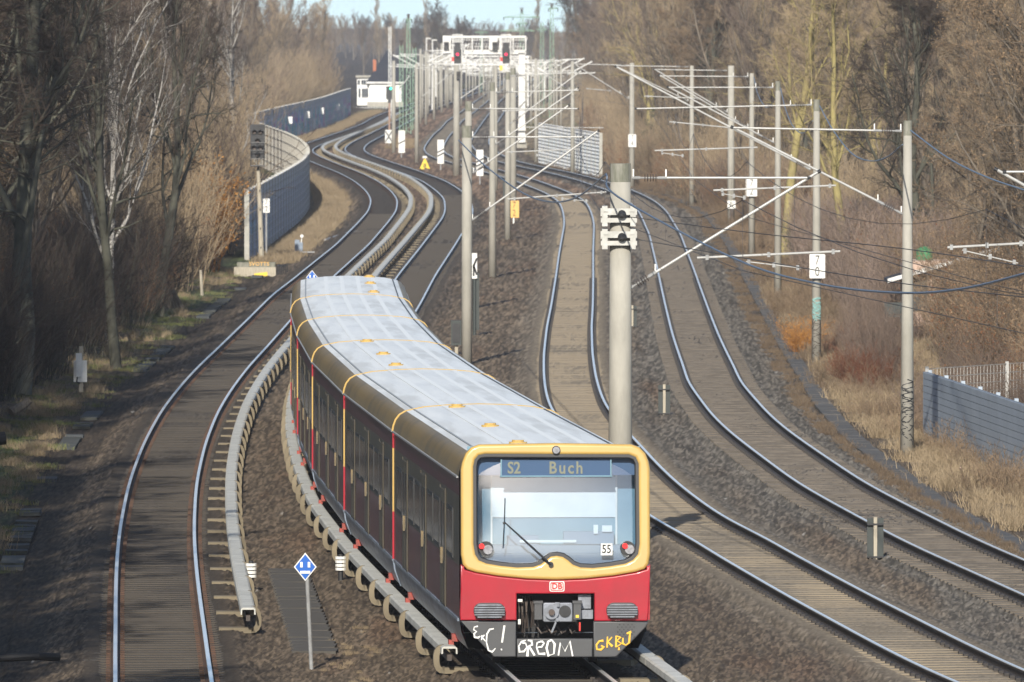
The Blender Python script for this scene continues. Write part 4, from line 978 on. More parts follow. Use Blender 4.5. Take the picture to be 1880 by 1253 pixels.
# electric diamond-free cable riser posts: post between two dark boards
def riser(px, row, r0, half, label):
    q = gr(px, row, -.4); Y = q.y; s = FPX/Y; h = W(px, r0, Y).z - q.z; w = half/s
    t = thing('cable_riser', label, 'post', tuple(q)); MB().box((0,0,h/2), (w*.42,.12,h)).build('post', m_wood_l, t)
    for sx in (-1, 1): MB().box((sx*w*.62, .03, h*.53), (w*.76,.05,h*.90)).build('side_board', m_dkgreen, t)
    for f_ in (.86, .2): MB().box((0,.0,h*f_), (w*2.04,.14,.035)).build('band', m_black, t)
riser(1219.5, 773, 706, 11, 'post between two dark boards, left of the rightmost track')
riser(1607, 1041, 950, 15, 'post between two dark boards, nearest to the camera at the rightmost track')
riser(1161, 610, 561, 8, 'post between two dark boards half hidden by the thick mast')
# dark boxes beside the slim mast
q = gr(838, 655, -.3); t = thing('dark_cabinet', 'dark cabinet left of the slim mast at the train roof', 'cabinet', tuple(q)); MB().box((0,0,.75), (.34,.3,.78)).build('housing', m_dkgreen, t); MB().box((0,-.16,.75), (.24,.02,.6)).build('door', m_black, t); MB().box((0,0,.2), (.1,.1,.45)).build('foot', m_wood_l, t)
q = gr(943, 402, -.3); t = thing('dark_cabinet', 'narrow dark cabinet between the masts behind the ochre sign', 'cabinet', tuple(W(927, 402, q.y))); zc_ = W(927, 350, q.y).z - t.location.z; MB().box((0,.3,zc_), (.22,.3,.9)).build('housing', m_dkgreen, t); MB().box((0,.3,zc_/2), (.1,.1,zc_)).build('foot', m_ruststeel, t)
# point machine
q = gr(553, 468, -.3); t = thing('point_machine', 'grey trackside box with a white lamp left of the leftmost track', 'machine', tuple(q)); MB().box((-.18,0,.42), (.22,.3,.5)).build('box', m_skirt, t); MB().box((.0,0,.36), (.14,.25,.4)).build('motor', m_skirt, t); MB().box((.22,0,.12), (.8,.3,.06)).build('rod_plate', m_galv_d, t); MB().tube([(0,0,.5),(.02,0,.78)], .03, 6).disc((.03,-.02,.84), .08, 'Y', .16, 12).build('lamp', m_white, t)
# white board seen from behind, on a short wooden post
q = gr(149, 720, -.35); t = thing('rear_board', 'white boards on a short wooden post at the left wood edge', 'sign', tuple(q)); s = FPX/q.y
MB().box((0,.0,(720-636)/s/2), (.12,.10,(720-636)/s)).build('post', m_wood_l, t); MB().box((-.02,-.08,.60), (.38,.03,.62)).build('board', m_white, t); MB().box((-.06,-.14,.78), (.17,.08,.68)).build('narrow_board', m_white, t); MB().tube([(-.10,-.14,.45),(-.12,-.16,.3),(-.03,-.1,.25)], .022, 6).build('cable', m_black, t)
q = gr(371, 543, -.3); t = thing('wooden_stake', 'pale wooden stake standing at the left bank', 'stake', tuple(q)); MB().tube([(0,0,0),(-.06,0,.98)], [.07,.05], 7).build('post', m_wood_l, t); MB().tube([(0,0,.7),(-.5,.2,.5),(-.9,.3,.3)], .012, 5).build('tied_wire', m_wire, t)
q = gr(318, 563, -.2)
for i in range(6):
    o = MB().box((0,0,.48), (.10,.05,1.05)).build('board', m_wood); o.name = 'leaning_board'; o.location = (q.x-.25+i*.12, q.y+rm.uniform(-.2,.2), q.z-.03); o.rotation_euler = (.1, -.32-.03*i, 0); setp(o, 'old grey board leaning in a stack at the foot of a tree', 'board', 'boards leaning at the tree foot')
q = gr(38, 765, -.1); o = MB().tube([(-.25,0,.1),(.1,.2,.3),(.22,.25,.42)], [.13,.12,.10], 9).build('stump', m_wood); o.location = q; setp(o, 'pale cut log lying at the lower left', 'log')
q = gr(0, 820, 0); o = MB().tube([(-.3,0,.15),(.12,.1,.2)], .16, 12).build('tyre_log', m_tblack); o.name='dark_log'; o.location = q; setp(o, 'dark round log end at the left picture edge', 'log')
q = gr(60, 1222, -.3); o = MB().tube([(-.6,0,.12),(.1,0,.15),(.42,.2,.12)], .07, 10).build('dark_pipe', m_tblack); o.location = q; setp(o, 'black pipe end lying beside the leftmost track', 'pipe')
q = gr(1382, 851, -.28); o = MB().box((0,0,.03), (.10,.25,.05), .2).box((.02,0,.07), (.03,.1,.05)).build('paper_scrap', m_white); o.location = q; setp(o, 'crumpled white scrap lying on the ballast', 'litter')
q = gr(640, 432, -.3); o = MB().tube([(-.9,-14,.05),(-.45,-6,.08),(.0,0,.1),(.4,4,.08)], .06, 8).build('grey_pipe', m_galv_d); o.location = q; setp(o, 'grey pipe lying in the grass left of the leftmost track', 'pipe')
# walkway slabs by the diamond sign
q = gr(553, 1120, -.22); qa = gr(527, 1047, -.22); qb = gr(577, 1195, -.22); wsl = (qa.x-qb.x)/(qa.y-qb.y); wk = thing('walkway', 'dark plank walkway between the tracks by the diamond sign', 'walkway', (q.x, q.y, gz(q.x, q.y))); plm = MB().box((0,0,0), (.74,.9,.05)).mesh('plank', mat('dark_plank', (.075,.068,.058), .9, c2=(.05,.046,.04), scale=3, stretch=(.5,4,1)))
for i in range(27): link('plank', plm, wk, (wsl*(qb.y-q.y+i*.96), qb.y-q.y+i*.96, .02+rm.uniform(-.008,.008)), (rm.uniform(-.01,.01), rm.uniform(-.02,.02), -.03))

# ---------------------------------------------------------------- wires and cables
def cable(name, pts, r, mm, label, cat='cable', group=None):
    p0 = Vector(pts[0]); P = [Vector(p) - p0 for p in pts]
    o = MB().tube(P, r, 6).build(name, mm); o.location = p0; setp(o, label, cat, group); return o
def pxcurve(pts):
    # (px, py, Y) anchors -> smooth polyline (Catmull-Rom)
    Q = [W(*p) for p in pts]; Q = [Q[0]*2-Q[1]] + Q + [Q[-1]*2-Q[-2]]; out = []
    for i in range(1, len(Q)-2):
        for k in range(8):
            t_ = k/8; a, b, c, d = Q[i-1], Q[i], Q[i+1], Q[i+2]
            out.append(.5*((2*b) + (c-a)*t_ + (2*a-5*b+4*c-d)*t_*t_ + (3*b-a-3*c+d)*t_**3))
    out.append(Q[-2]); return out
cable('feeder_cable', pxcurve([(842,258,318),(885,300,296),(955,352,262),(1010,371,240),(1060,362,222),(1113,320,206)]), .020, m_cable, 'blue-grey cable sagging from the slim mast to the thick mast')
cable('feeder_cable', pxcurve([(1113,320,206),(1135,362,204),(1350,476,188),(1500,521,178),(1650,538,168),(1770,530,162),(1900,498,156)]), .020, m_cable, 'long blue-grey cable sagging right from the thick mast')
cable('feeder_cable', pxcurve([(1672,240,248),(1740,290,232),(1810,325,218),(1900,356,200)]), .018, m_cable, 'blue-grey cable falling right from the nearest mast of the right row')
cable('feeder_cable', pxcurve([(1505,195,315),(1530,240,300),(1565,283,288),(1600,296,275),(1630,288,265),(1657,266,250)]), .018, m_cable, 'blue-grey cable sagging between the two nearest masts of the right row')
cable('feeder_cable', pxcurve([(1433,162,385),(1442,200,372),(1456,232,360),(1475,245,348),(1492,222,330)]), .018, m_cable, 'blue-grey cable sagging to the mast with the 70 board')
cable('feeder_cable', pxcurve([(1384,142,455),(1392,175,440),(1408,198,425),(1424,180,405)]), .018, m_cable, 'short blue-grey cable sagging to the third mast of the right row')
WG = 'overhead contact wires'
for k in (3, 4):
    sup = [130, 206, 262, 330, 400, 470, 540, 610, 700, 790, 900, 1000] if k == 3 else [130, 196, 262, 325, 395, 462, 535, 600, 690, 780, 880, 980]
    cw = []; mw = []; dr_ = MB()
    for a, b in zip(sup[:-1], sup[1:]):
        for i in range(8):
            f_ = i/8; Y = a + (b-a)*f_; x_ = float(tc(k, a))*(1-f_) + float(tc(k, b))*f_ + .25*(1 if k == 3 else -1)
            zm = 6.75 - 3.2*f_*(1-f_); cw.append((x_, Y, 5.35)); mw.append((x_, Y, zm))
            if i % 2 == 0: dr_.tube([(x_, Y, 5.35), (x_, Y, zm)], .006, 4)
    t = thing('overhead_line', 'overhead wires hung above the ' + ('sandy track' if k == 3 else 'rightmost track'), 'overhead line', (0, 0, 0), 0, WG)
    MB().tube(cw, .008, 4).build('contact_wire', m_wire, t); MB().tube(mw, .008, 4).build('carrier_wire', m_wire, t); setp(dr_.build('droppers', m_wire, t), kind='stuff')
for i, pts in enumerate(([(1170,440,206),(1400,480,190),(1650,520,176),(1900,548,164)], [(1150,398,206),(1400,430,196),(1650,456,186),(1900,492,170)])):
    cable('thin_wire', pxcurve(pts), .009, m_wire, ('lower' if i == 0 else 'upper') + ' thin black wire running right from the crossbeam clamp', 'wire')
# ---------------------------------------------------------------- noise barriers and fences
def graf(name, base, tints, scale, amt=(.46,.56)):
    m = bpy.data.materials.new(name); m.use_nodes = True; n = m.node_tree.nodes; l = m.node_tree.links; p = n['Principled BSDF']
    p.inputs['Roughness'].default_value = .65
    g = n.new('ShaderNodeNewGeometry'); cur = None
    for i, c in enumerate(tints):
        mp = n.new('ShaderNodeMapping'); mp.inputs['Location'].default_value = (i*7.3, i*3.1, i*5.7); mp.inputs['Scale'].default_value = (1, .12, 1.1)
        l.new(g.outputs['Position'], mp.inputs[0]); nz = n.new('ShaderNodeTexNoise'); nz.inputs['Scale'].default_value = scale*(1+.3*i); nz.inputs['Detail'].default_value = 1.5; nz.inputs['Distortion'].default_value = 1.2
        l.new(mp.outputs[0], nz.inputs['Vector']); mr = n.new('ShaderNodeMapRange'); mr.inputs[1].default_value = amt[0]; mr.inputs[2].default_value = amt[1]; l.new(nz.outputs[0], mr.inputs[0])
        sx = n.new('ShaderNodeSeparateXYZ'); l.new(g.outputs['Position'], sx.inputs[0]); mz = n.new('ShaderNodeMapRange'); mz.inputs[1].default_value = 2.3; mz.inputs[2].default_value = 1.5; l.new(sx.outputs['Z'], mz.inputs[0])
        mu = n.new('ShaderNodeMath'); mu.operation = 'MULTIPLY'; l.new(mr.outputs[0], mu.inputs[0]); l.new(mz.outputs[0], mu.inputs[1])
        mx = n.new('ShaderNodeMix'); mx.data_type = 'RGBA'; l.new(mu.outputs[0], mx.inputs[0])
        if cur is None: mx.inputs[6].default_value = (*base, 1)
        else: l.new(cur, mx.inputs[6])
        mx.inputs[7].default_value = (*c, 1); cur = mx.outputs[2]
    l.new(cur, p.inputs['Base Color']); return m
m_bar = graf('painted_barrier', (.56,.59,.62), [(.18,.50,.88),(.24,.30,.72),(.10,.52,.85),(.5,.54,.6),(.18,.30,.62)], .7, (.46,.52))
m_bar2 = graf('painted_barrier_far', (.28,.32,.39), [(.12,.22,.66),(.42,.05,.38),(.6,.62,.66),(.04,.36,.44)], .35, (.5,.56))
m_rib = mat('barrier_wire', (.46,.48,.51), .5)
m_post = mat('barrier_post', (.40,.39,.35), .8, c2=(.3,.3,.27), scale=2)
def barrier_run(t, pts, h, pm, ribm, nrib=8, vert=6, thick=.12, post_w=.16, zoff=0.0, hpost=.06):
    """pts: ground corners, one panel between each pair"""
    ox, oy = t.location.x, t.location.y
    for i in range(len(pts)-1):
        a, b = Vector(pts[i]), Vector(pts[i+1]); d = b - a; l_ = d.length; ang = math.atan2(d.y, d.x)
        z0 = min(gz(a.x, a.y), gz(b.x, b.y)) - .05 + zoff
        o = MB().box((l_/2, 0, h/2), (l_-post_w, thick, h)).build('panel', pm, t, loc=(a.x-ox, a.y-oy, z0-t.location.z)); o.rotation_euler = (0,0,ang)
        rb = MB()
        for q in range(nrib+1): rb.box((l_/2, 0, .06 + (h-.08)*q/nrib), (l_-post_w-.01, thick+.07, .035))
        if i < 60:
            nv = max(2, int(l_*vert/5))
            for q in range(nv): rb.box((post_w + (l_-2*post_w)*(q+.5)/nv, 0, h/2+.01), (.035, thick+.05, h))
        rb.build('wire_grid', ribm, o)
        pz = MB().box((0,0,(h+hpost)/2), (post_w, thick+.1, h+hpost)).build('post', m_post, t, loc=(a.x-ox, a.y-oy, z0-t.location.z)); pz.rotation_euler = (0,0,ang)
    MB().box((0,0,(h+hpost)/2), (post_w, thick+.1, h+hpost)).build('post', m_post, t, loc=(b.x-ox, b.y-oy, z0-t.location.z))
pts = []; y_ = gr(460, 476, -.35).y; ya_ = y_
while y_ < 1150: pts.append((float(tc(1, y_)) - 4.35, y_)); y_ += 5 if y_ < 700 else 8
n0_ = sum(1 for p in pts if p[1] < 600); n1_ = sum(1 for p in pts if p[1] < 830)
A = thing('noise_barrier', 'blue sprayed noise barrier curving along the leftmost track', 'noise barrier', (pts[0][0], pts[0][1], gz(*pts[0])))
barrier_run(A, pts[:n0_], 3.15, m_bar, m_rib, nrib=9, vert=5)
m_bar4 = graf('brown_mesh_barrier', (.20,.18,.155), [(.30,.28,.26),(.12,.12,.15),(.26,.22,.17)], .6, (.47,.55))
A2 = thing('noise_barrier', 'brown-grey mesh barrier on the inner bend behind the blue barrier', 'noise barrier', (pts[n0_-1][0], pts[n0_-1][1], gz(*pts[n0_-1])))
barrier_run(A2, pts[n0_-1:n1_], 3.15, m_bar4, mat('brown_wire', (.27,.25,.22), .6), nrib=5, vert=3)
B = thing('noise_barrier', 'distant dark blue noise barrier with white posters running to the signal box', 'noise barrier', (pts[n1_-1][0], pts[n1_-1][1], gz(*pts[n1_-1])))
barrier_run(B, pts[n1_-1:], 3.15, m_bar2, m_rib, nrib=5, vert=2)
for (px, row, lab) in ((533,221,'leftmost'),(565,211,'second'),(591,204,'third'),(620,197,'rightmost')):
    # on the barrier: find depth where barrier projects to px
    best = min(pts[n1_-1:], key=lambda p: abs(940 + p[0]/p[1]*FPX - px) + (0 if p[1] > 850 else 1e3)); Y = best[1]
    q = W(px, row, Y-12); t = thing('poster', lab + ' small white plate on the distant blue barrier', 'sign', tuple(q), 0, 'white plates on the far barrier'); MB().box((0,0,0), (.36,.03,.62)).build('plate', m_white, t)
# right near barrier corner
m_rbar = mat('blue_grey_panel', (.36,.42,.49), .55, c2=(.31,.365,.43), scale=.8, coord='World')
m_rrib = mat('panel_groove', (.14,.17,.21), .7)
c0 = gr(1699, 812, -.55); c1 = gr(1880, 884, -.55); d = Vector((c1.x-c0.x, c1.y-c0.y)); d = d/d.length
C = thing('noise_barrier', 'blue-grey ribbed noise barrier corner at the right edge', 'noise barrier', (c0.x, c0.y, gz(c0.x, c0.y)))
h = W(1699, 682, c0.y).z - (gz(c0.x, c0.y) - .05)
NP = 12; ptr = [(c0.x + d.x*4.0*i, c0.y + d.y*4.0*i) for i in range(NP)]
ox, oy = C.location.x, C.location.y
for i in range(NP-1):
    a = Vector(ptr[i]); l_ = 4.0; ang = math.atan2(d.y, d.x); z0 = C.location.z - .06
    base = MB().box((l_/2, 0, h/2), (l_-.02, .08, h)).build('panel', m_rrib, C, loc=(a.x-ox, a.y-oy, -.06)); base.rotation_euler = (0,0,ang)
    sl = MB().box((l_/2, 0, 0), (l_-.012, .13, h/11-.015)).mesh('board', m_rbar)
    for q in range(11): link('board', sl, base, (0, 0, h*(q+.5)/11))
    p_ = MB().box((0,.12,h/2+.02), (.10,.1,h+.04)).build('post', m_rbar, C, loc=(a.x-ox, a.y-oy, -.06)); p_.rotation_euler = (0,0,ang)
c2_ = W(1880, 645, 272); D2 = thing('wire_fence', 'grey mesh fence with steel posts behind the blue-grey barrier corner', 'fence', (c0.x+.05, c0.y+.3, gz(c0.x, c0.y)))
d2 = Vector((13.6-c0.x, 272-c0.y)).normalized(); st_ = 4.6
for i in range(10):
    a = d2*st_*i; p_ = MB().box((a.x, a.y, h/2+.03), (.09,.09,h+.06)).build('post', m_galv, D2)
    if i < 9:
        g_ = MB(); b = d2*st_*(i+1)
        for q in range(9): g_.tube([(a.x,a.y,.1+(h-.1)*q/8),(b.x,b.y,.1+(h-.1)*q/8)], .012, 4)
        for q in range(24): f_ = q/24; g_.tube([(a.x+(b.x-a.x)*f_,a.y+(b.y-a.y)*f_,.05),(a.x+(b.x-a.x)*f_,a.y+(b.y-a.y)*f_,h)], .007, 4)
        g_.build('mesh_panel', m_galv, D2)
# graffiti mesh barrier right far
m_bar3 = graf('sprayed_mesh', (.20,.21,.22), [(.42,.44,.48),(.05,.06,.08),(.10,.16,.30),(.10,.26,.14),(.5,.52,.55),(.06,.24,.34)], .8, (.47,.53))
e0 = gr(1103, 322, -.3); e1 = gr(990, 296, -.3)
E = thing('noise_barrier', 'mesh barrier full of sprayed graffiti beside the far curve', 'noise barrier', (e0.x, e0.y, gz(e0.x, e0.y)))
NN = 16; pe = [(e0.x+(e1.x-e0.x)*i/NN, e0.y+(e1.y-e0.y)*i/NN) for i in range(NN+1)]
barrier_run(E, pe, 3.05, m_bar3, m_rib, nrib=12, vert=9, hpost=.02)

# ---------------------------------------------------------------- the white signal box with pyramid roof
m_wall = mat('white_render', (.80,.80,.78), .8, c2=(.70,.70,.68), scale=1.0)
m_slate = mat('dark_slate', (.012,.016,.028), .85, c2=(.02,.024,.034), scale=2)
m_brick = mat('orange_brick', (.42,.15,.08), .85, c2=(.3,.11,.06), scale=3)
m_glassd = mat('dark_window', (.03,.04,.05), .1)
m_pwin = mat('window_frame_grey', (.45,.46,.47), .6)
hY = gr(700, 198, -.2).y; s = FPX/hY
hx = lambda px: W(px, 150, hY).x
q = W(706, 190, hY); hs = thing('signal_box', 'white signal box with a dark pyramid roof at the far left curve', 'building', (hx(706), hY, W(706, 194, hY).z)); ox, oy, oz = hs.location
hz = lambda row: W(706, row, hY).z - oz
w0, w1 = hx(678)-ox, hx(737)-ox; D_ = 7.0
MB().box(((w0+w1)/2, D_/2, hz(173)), (w1-w0, D_, hz(152)-hz(194))).build('wall', m_wall, hs)
MB().box(((w0+w1)/2, D_/2-.1, hz(192)), (w1-w0+.5, D_+.6, hz(189)-hz(198))).build('plinth', m_conc, hs)
MB().box(((w0+w1)/2, D_/2, hz(152.2)), (w1-w0+.7, D_+.7, .22)).build('eaves', m_white2, hs)
rf = MB(); ex = .35; zt, zb_ = hz(90), hz(151.5)
A_ = [(w0-ex,-ex,zb_),(w1+ex,-ex,zb_),(w1+ex,D_+ex,zb_),(w0-ex,D_+ex,zb_)]; ap = (hx(712)-ox, D_/2, zt)
rf.v = A_ + [ap, ((w0+w1)/2-.1, D_/2, zt)]; rf.f = [(0,1,4),(1,2,4),(2,3,4),(3,0,4),(0,3,2,1)]; rf.m = [0]*5
rf.v = rf.v[:5]; rfo = rf.build('roof', m_slate, hs)
MB().box((hx(687.5)-ox, 1.2, (hz(110)+hz(140))/2), (.38,.5,hz(110)-hz(140))).build('chimney', m_brick, rfo)
MB().box((hx(667)-ox, 3.4, (hz(143)+hz(194))/2), (hx(679)-hx(656), 5.5, hz(143)-hz(194))).build('annex_wall', m_wall, hs)
MB().box((hx(667)-ox, 3.3, hz(141)), (hx(681)-hx(653), 6.0, .25)).build('annex_roof', m_conc, hs)
for (a, b, r0, r1) in ((664,676,162,180),(658,662,162,180),(663,676,147,156),(656.5,661,147,156)):
    f_ = MB().box(((hx(a)+hx(b))/2-ox, .62, (hz(r0)+hz(r1))/2), (hx(b)-hx(a), .08, hz(r0)-hz(r1))).build('window', m_pwin, hs)
    n_ = 3 if b-a > 8 else 1
    for i in range(n_):
        w_ = (hx(b)-hx(a))/n_; MB().box((hx(a)-ox+w_*(i+.5), .57, (hz(r0)+hz(r1))/2), (w_*.82, .05, (hz(r0)-hz(r1))*.86)).build('pane', m_glassd, f_)
strk = MB()
for i in range(5): strk.tube([(hx(692)-ox+i*.25, -.02, hz(176)), (hx(692)-ox+i*.25+.18, -.02, hz(172+i%2*3)), (hx(692)-ox+i*.25+.1, -.02, hz(177))], .035, 5)
strk.build('graffiti', m_pwin, hs)
rail_ = MB()
for i in range(14): rail_.box((hx(650)-ox+i*.35, -1.2, hz(201)), (.05,.05,.7))
rail_.box((hx(650)-ox+2.3, -1.2, hz(198)), (5,.05,.05)); rail_.build('rail_fence', m_white2); o = bpy.data.objects['rail_fence']; o.location = hs.location; setp(o, 'low white railing in front of the signal box', 'railing')
# low bungalow at the right, mostly behind bushes
m_peach = mat('peach_render', (.50,.36,.28), .85, c2=(.42,.31,.25), scale=1)
bY = 352; s = FPX/bY; b0 = W(1662, 588, bY); bg2 = thing('garden_house', 'peach garden house with a flat pale roof behind the right bushes', 'building', (b0.x, bY, b0.z))
MB().box((1.0, 1.6, .9), (2.1, 3.2, 2.2)).build('wall', m_peach, bg2)
r_ = MB().quad_box([(-.6,-.5,1.25),(3.2,-.5,2.35),(3.2,3.6,2.35),(-.6,3.6,1.25),(-.6,-.5,1.36),(3.2,-.5,2.46),(3.2,3.6,2.46),(-.6,3.6,1.36)]).build('roof', m_slate, bg2)
MB().quad_box([(-.62,-.56,1.28),(3.2,-.56,2.38),(3.2,-.5,2.38),(-.62,-.5,1.28),(-.62,-.56,1.42),(3.2,-.56,2.52),(3.2,-.5,2.52),(-.62,-.5,1.42)]).build('fascia', m_white2, r_)
MB().box((.35,-.03,.9), (.8,.05,1.2)).build('door', m_dkgreen, bg2); MB().box((1.4,-.03,1.2), (.5,.05,.6)).build('window', m_glassd, bg2)
q = W(1697, 470, bY+2); o = MB().tube([(0,0,0),(0,0,.5),(0,0,.62)], [.3,.28,.1], 12).build('green_barrel', mat('bright_green', (.05,.22,.09), .7, c2=(.03,.14,.06), scale=6)); o.location = q - Vector((0,0,.3)); setp(o, 'bright green rounded cover above the garden house roof', 'cover')
q = W(1640, 578, 345); t = thing('garden_bench', 'dark green low bench beside the garden house', 'bench', (q.x, 345, q.z-.45)); MB().box((0,0,.4), (.6,.4,.06)).build('seat', m_dkgreen, t); MB().box((0,.2,.65), (.6,.05,.4)).build('backrest', m_dkgreen, t); MB().box((-.25,0,.2), (.05,.35,.4)).build('leg', m_dkgreen, t); MB().box((.25,0,.2), (.05,.35,.4)).build('leg', m_dkgreen, t)
# painted marks at mast feet
def spray(key, rows, mm, w, seed, wid, label):
    m_ = MT[key]; Y = m_.location.y; s = FPX/Y; r2 = random.Random(seed); b = MB(); rad = wid/s/2
    for i in range(len(rows)-1):
        za, zb2 = W(940, rows[i], Y).z - m_.location.z, W(940, rows[i+1], Y).z - m_.location.z
        for q in range(2):
            pl = []
            for k in range(7):
                a = -math.pi/2 + math.sin(k*1.1+i*2+q*1.7)*1.0; rr = rad*1.03
                pl.append((rr*math.cos(a), rr*math.sin(a), za + (zb2-za)*k/6 + r2.uniform(-.05,.05)))
            b.tube(pl, w, 5)
    b.build('graffiti', mm, m_)
spray('R1', (700,722,740,760,785,815), m_black, .014, 2, 25, '')
m_turq = mat('turquoise_spray', (.20,.36,.34), .7); spray('R2', (548,556,566,576,586), m_turq, .022, 5, 17, ''); spray('R2', (580,600,620,640,652), m_ruststeel, .010, 9, 18, '')
link('lettering', text_mesh('lettering', '3', .5, m_ruststeel), MT['R6'], (0, -.19, .9))
# ---------------------------------------------------------------- trees and shrubs
def grow(seed, trunk, levels):
    """trunk: (height, radius, segs, lean, wiggle). levels: dicts n, ang, ln, rad, segs, trop, jit, t0"""
    g = np.random.default_rng(seed); out = []
    h, r, k, lean, wig = trunk
    d = np.array([lean*np.cos(seed), lean*np.sin(seed), 1.0]); d /= np.linalg.norm(d)
    P = [np.zeros(3)]; 
    for i in range(k):
        d = d + g.normal(0, wig, 3)*np.array([1,1,.2]); d[2] += .06; d /= np.linalg.norm(d); P.append(P[-1] + d*h/k)
    P = np.array(P)[None]; Rr = (r*(1 - .82*np.linspace(0, 1, k+1)**.9))[None]
    out.append((P, Rr, 0))
    return out, g, P, Rr
def extend(out, g, P, Rr, lv, level):
    M, K = P.shape[0], P.shape[1]-1; n = lv['n']; N = M*n
    par = np.repeat(np.arange(M), n); t0, t1 = lv.get('t0', .25), lv.get('t1', 1.0)
    t = t0 + (t1-t0)*((np.tile(np.arange(n), M) + g.random(N))/n)
    x = t*K; i = np.minimum(x.astype(int), K-1); f = (x-i)[:, None]
    S = P[par, i]*(1-f) + P[par, i+1]*f
    rp = Rr[par, i]*(1-f[:, 0]) + Rr[par, i+1]*f[:, 0]
    D = P[par, i+1] - P[par, i]; D /= np.linalg.norm(D, axis=1, keepdims=True) + 1e-9
    rv = g.normal(size=(N, 3)); perp = rv - D*np.sum(rv*D, 1, keepdims=True); perp /= np.linalg.norm(perp, axis=1, keepdims=True) + 1e-9
    an = np.radians(lv['ang']*(1 + g.normal(0, .25, N)))[:, None]
    d = D*np.cos(an) + perp*np.sin(an)
    plen = np.sum(np.linalg.norm(np.diff(P, axis=1), axis=2), axis=1)[par]
    ln = plen*lv['ln']*(1 - .55*(t-t0)/(t1-t0+1e-6)*lv.get('taper', 1))*(.7+.6*g.random(N))
    ln = np.maximum(ln, lv.get('min', .1)); k = lv['segs']; Q = [S]
    for s_ in range(k):
        d = d + g.normal(0, lv['jit'], (N, 3)); d[:, 2] += lv['trop']; d /= np.linalg.norm(d, axis=1, keepdims=True); Q.append(Q[-1] + d*(ln/k)[:, None])
    Q = np.stack(Q, 1); r0 = np.maximum(np.minimum(rp*lv['rad'], rp*.95), lv.get('rmin', .006)); R2_ = r0[:, None]*(1 - .8*np.linspace(0, 1, k+1))[None]
    R2_ = np.maximum(R2_, lv.get('rtip', .003)); out.append((Q, R2_, level)); return Q, R2_
def tubes_np(P, Rr, n):
    N, K = P.shape[0], P.shape[1]
    Tn = np.empty_like(P); Tn[:, 1:-1] = P[:, 2:] - P[:, :-2]; Tn[:, 0] = P[:, 1]-P[:, 0]; Tn[:, -1] = P[:, -1]-P[:, -2]
    Tn /= np.linalg.norm(Tn, axis=2, keepdims=True) + 1e-9
    ref = np.where(np.abs(Tn[..., 2:3]) < .9, np.array([0,0,1.]), np.array([1.,0,0])); Uv = np.cross(Tn, ref); Uv /= np.linalg.norm(Uv, axis=2, keepdims=True) + 1e-9; Wv = np.cross(Tn, Uv)
    a = 2*np.pi*np.arange(n)/n
    V = P[:, :, None] + (Uv[:, :, None]*np.cos(a)[None, None, :, None] + Wv[:, :, None]*np.sin(a)[None, None, :, None])*Rr[:, :, None, None]
    idx = np.arange(N*K*n).reshape(N, K, n)
    A_ = idx[:, :-1]; B_ = np.roll(A_, -1, 2); C_ = np.roll(idx[:, 1:], -1, 2); D_ = idx[:, 1:]
    return V.reshape(-1, 3), np.stack([A_, B_, C_, D_], -1).reshape(-1, 4)
def twigs_np(P, Rr):
    """thin three-sided spikes from first to last point (triangles as degenerate-free tris)"""
    a_, b_ = P[:, 0], P[:, -1]; N = len(a_); T_ = b_ - a_; T_ /= np.linalg.norm(T_, axis=1, keepdims=True) + 1e-9
    ref = np.where(np.abs(T_[:, 2:3]) < .9, np.array([0,0,1.]), np.array([1.,0,0])); U_ = np.cross(T_, ref); U_ /= np.linalg.norm(U_, axis=1, keepdims=True) + 1e-9; W_ = np.cross(T_, U_)
    r = Rr[:, :1]; vs = [a_ + (U_*np.cos(q) + W_*np.sin(q))*r for q in (0, 2.094, 4.189)] + [b_]
    V = np.stack(vs, 1).reshape(-1, 3); i = np.arange(N)*4
    F = np.concatenate([np.stack([i, i+1, i+3], 1), np.stack([i+1, i+2, i+3], 1), np.stack([i+2, i, i+3], 1)]); return V, F
def leaves_np(g, P, n, size):
    """small leaf faces near the twig ends"""
    N = len(P); i = g.integers(0, N, n); f = g.random((n, 1)); c = P[i, 0]*(1-f) + P[i, -1]*f + g.normal(0, .04, (n, 3))
    u_ = g.normal(size=(n, 3)); u_ /= np.linalg.norm(u_, axis=1, keepdims=True); w = g.normal(size=(n, 3)); w = np.cross(u_, w); w /= np.linalg.norm(w, axis=1, keepdims=True) + 1e-9
    s = size*(.6+.8*g.random((n, 1))); V = np.stack([c-u_*s, c+w*s*.55, c+u_*s, c-w*s*.55], 1).reshape(-1, 3); j = np.arange(n)*4
    return V, np.concatenate([np.stack([j, j+1, j+2], 1), np.stack([j, j+2, j+3], 1)])
def join_tris(parts):
    """parts: (V, F, matidx) -> V, tri F, mi"""
    Vs, Fs, Ms = [], [], []; o = 0
    for V, F, m_ in parts:
        if F.shape[1] == 4: F = np.concatenate([F[:, [0,1,2]], F[:, [0,2,3]]])
        Vs.append(V); Fs.append(F + o); Ms.append(np.full(len(F), m_)); o += len(V)
    return np.concatenate(Vs), np.concatenate(Fs), np.concatenate(Ms)
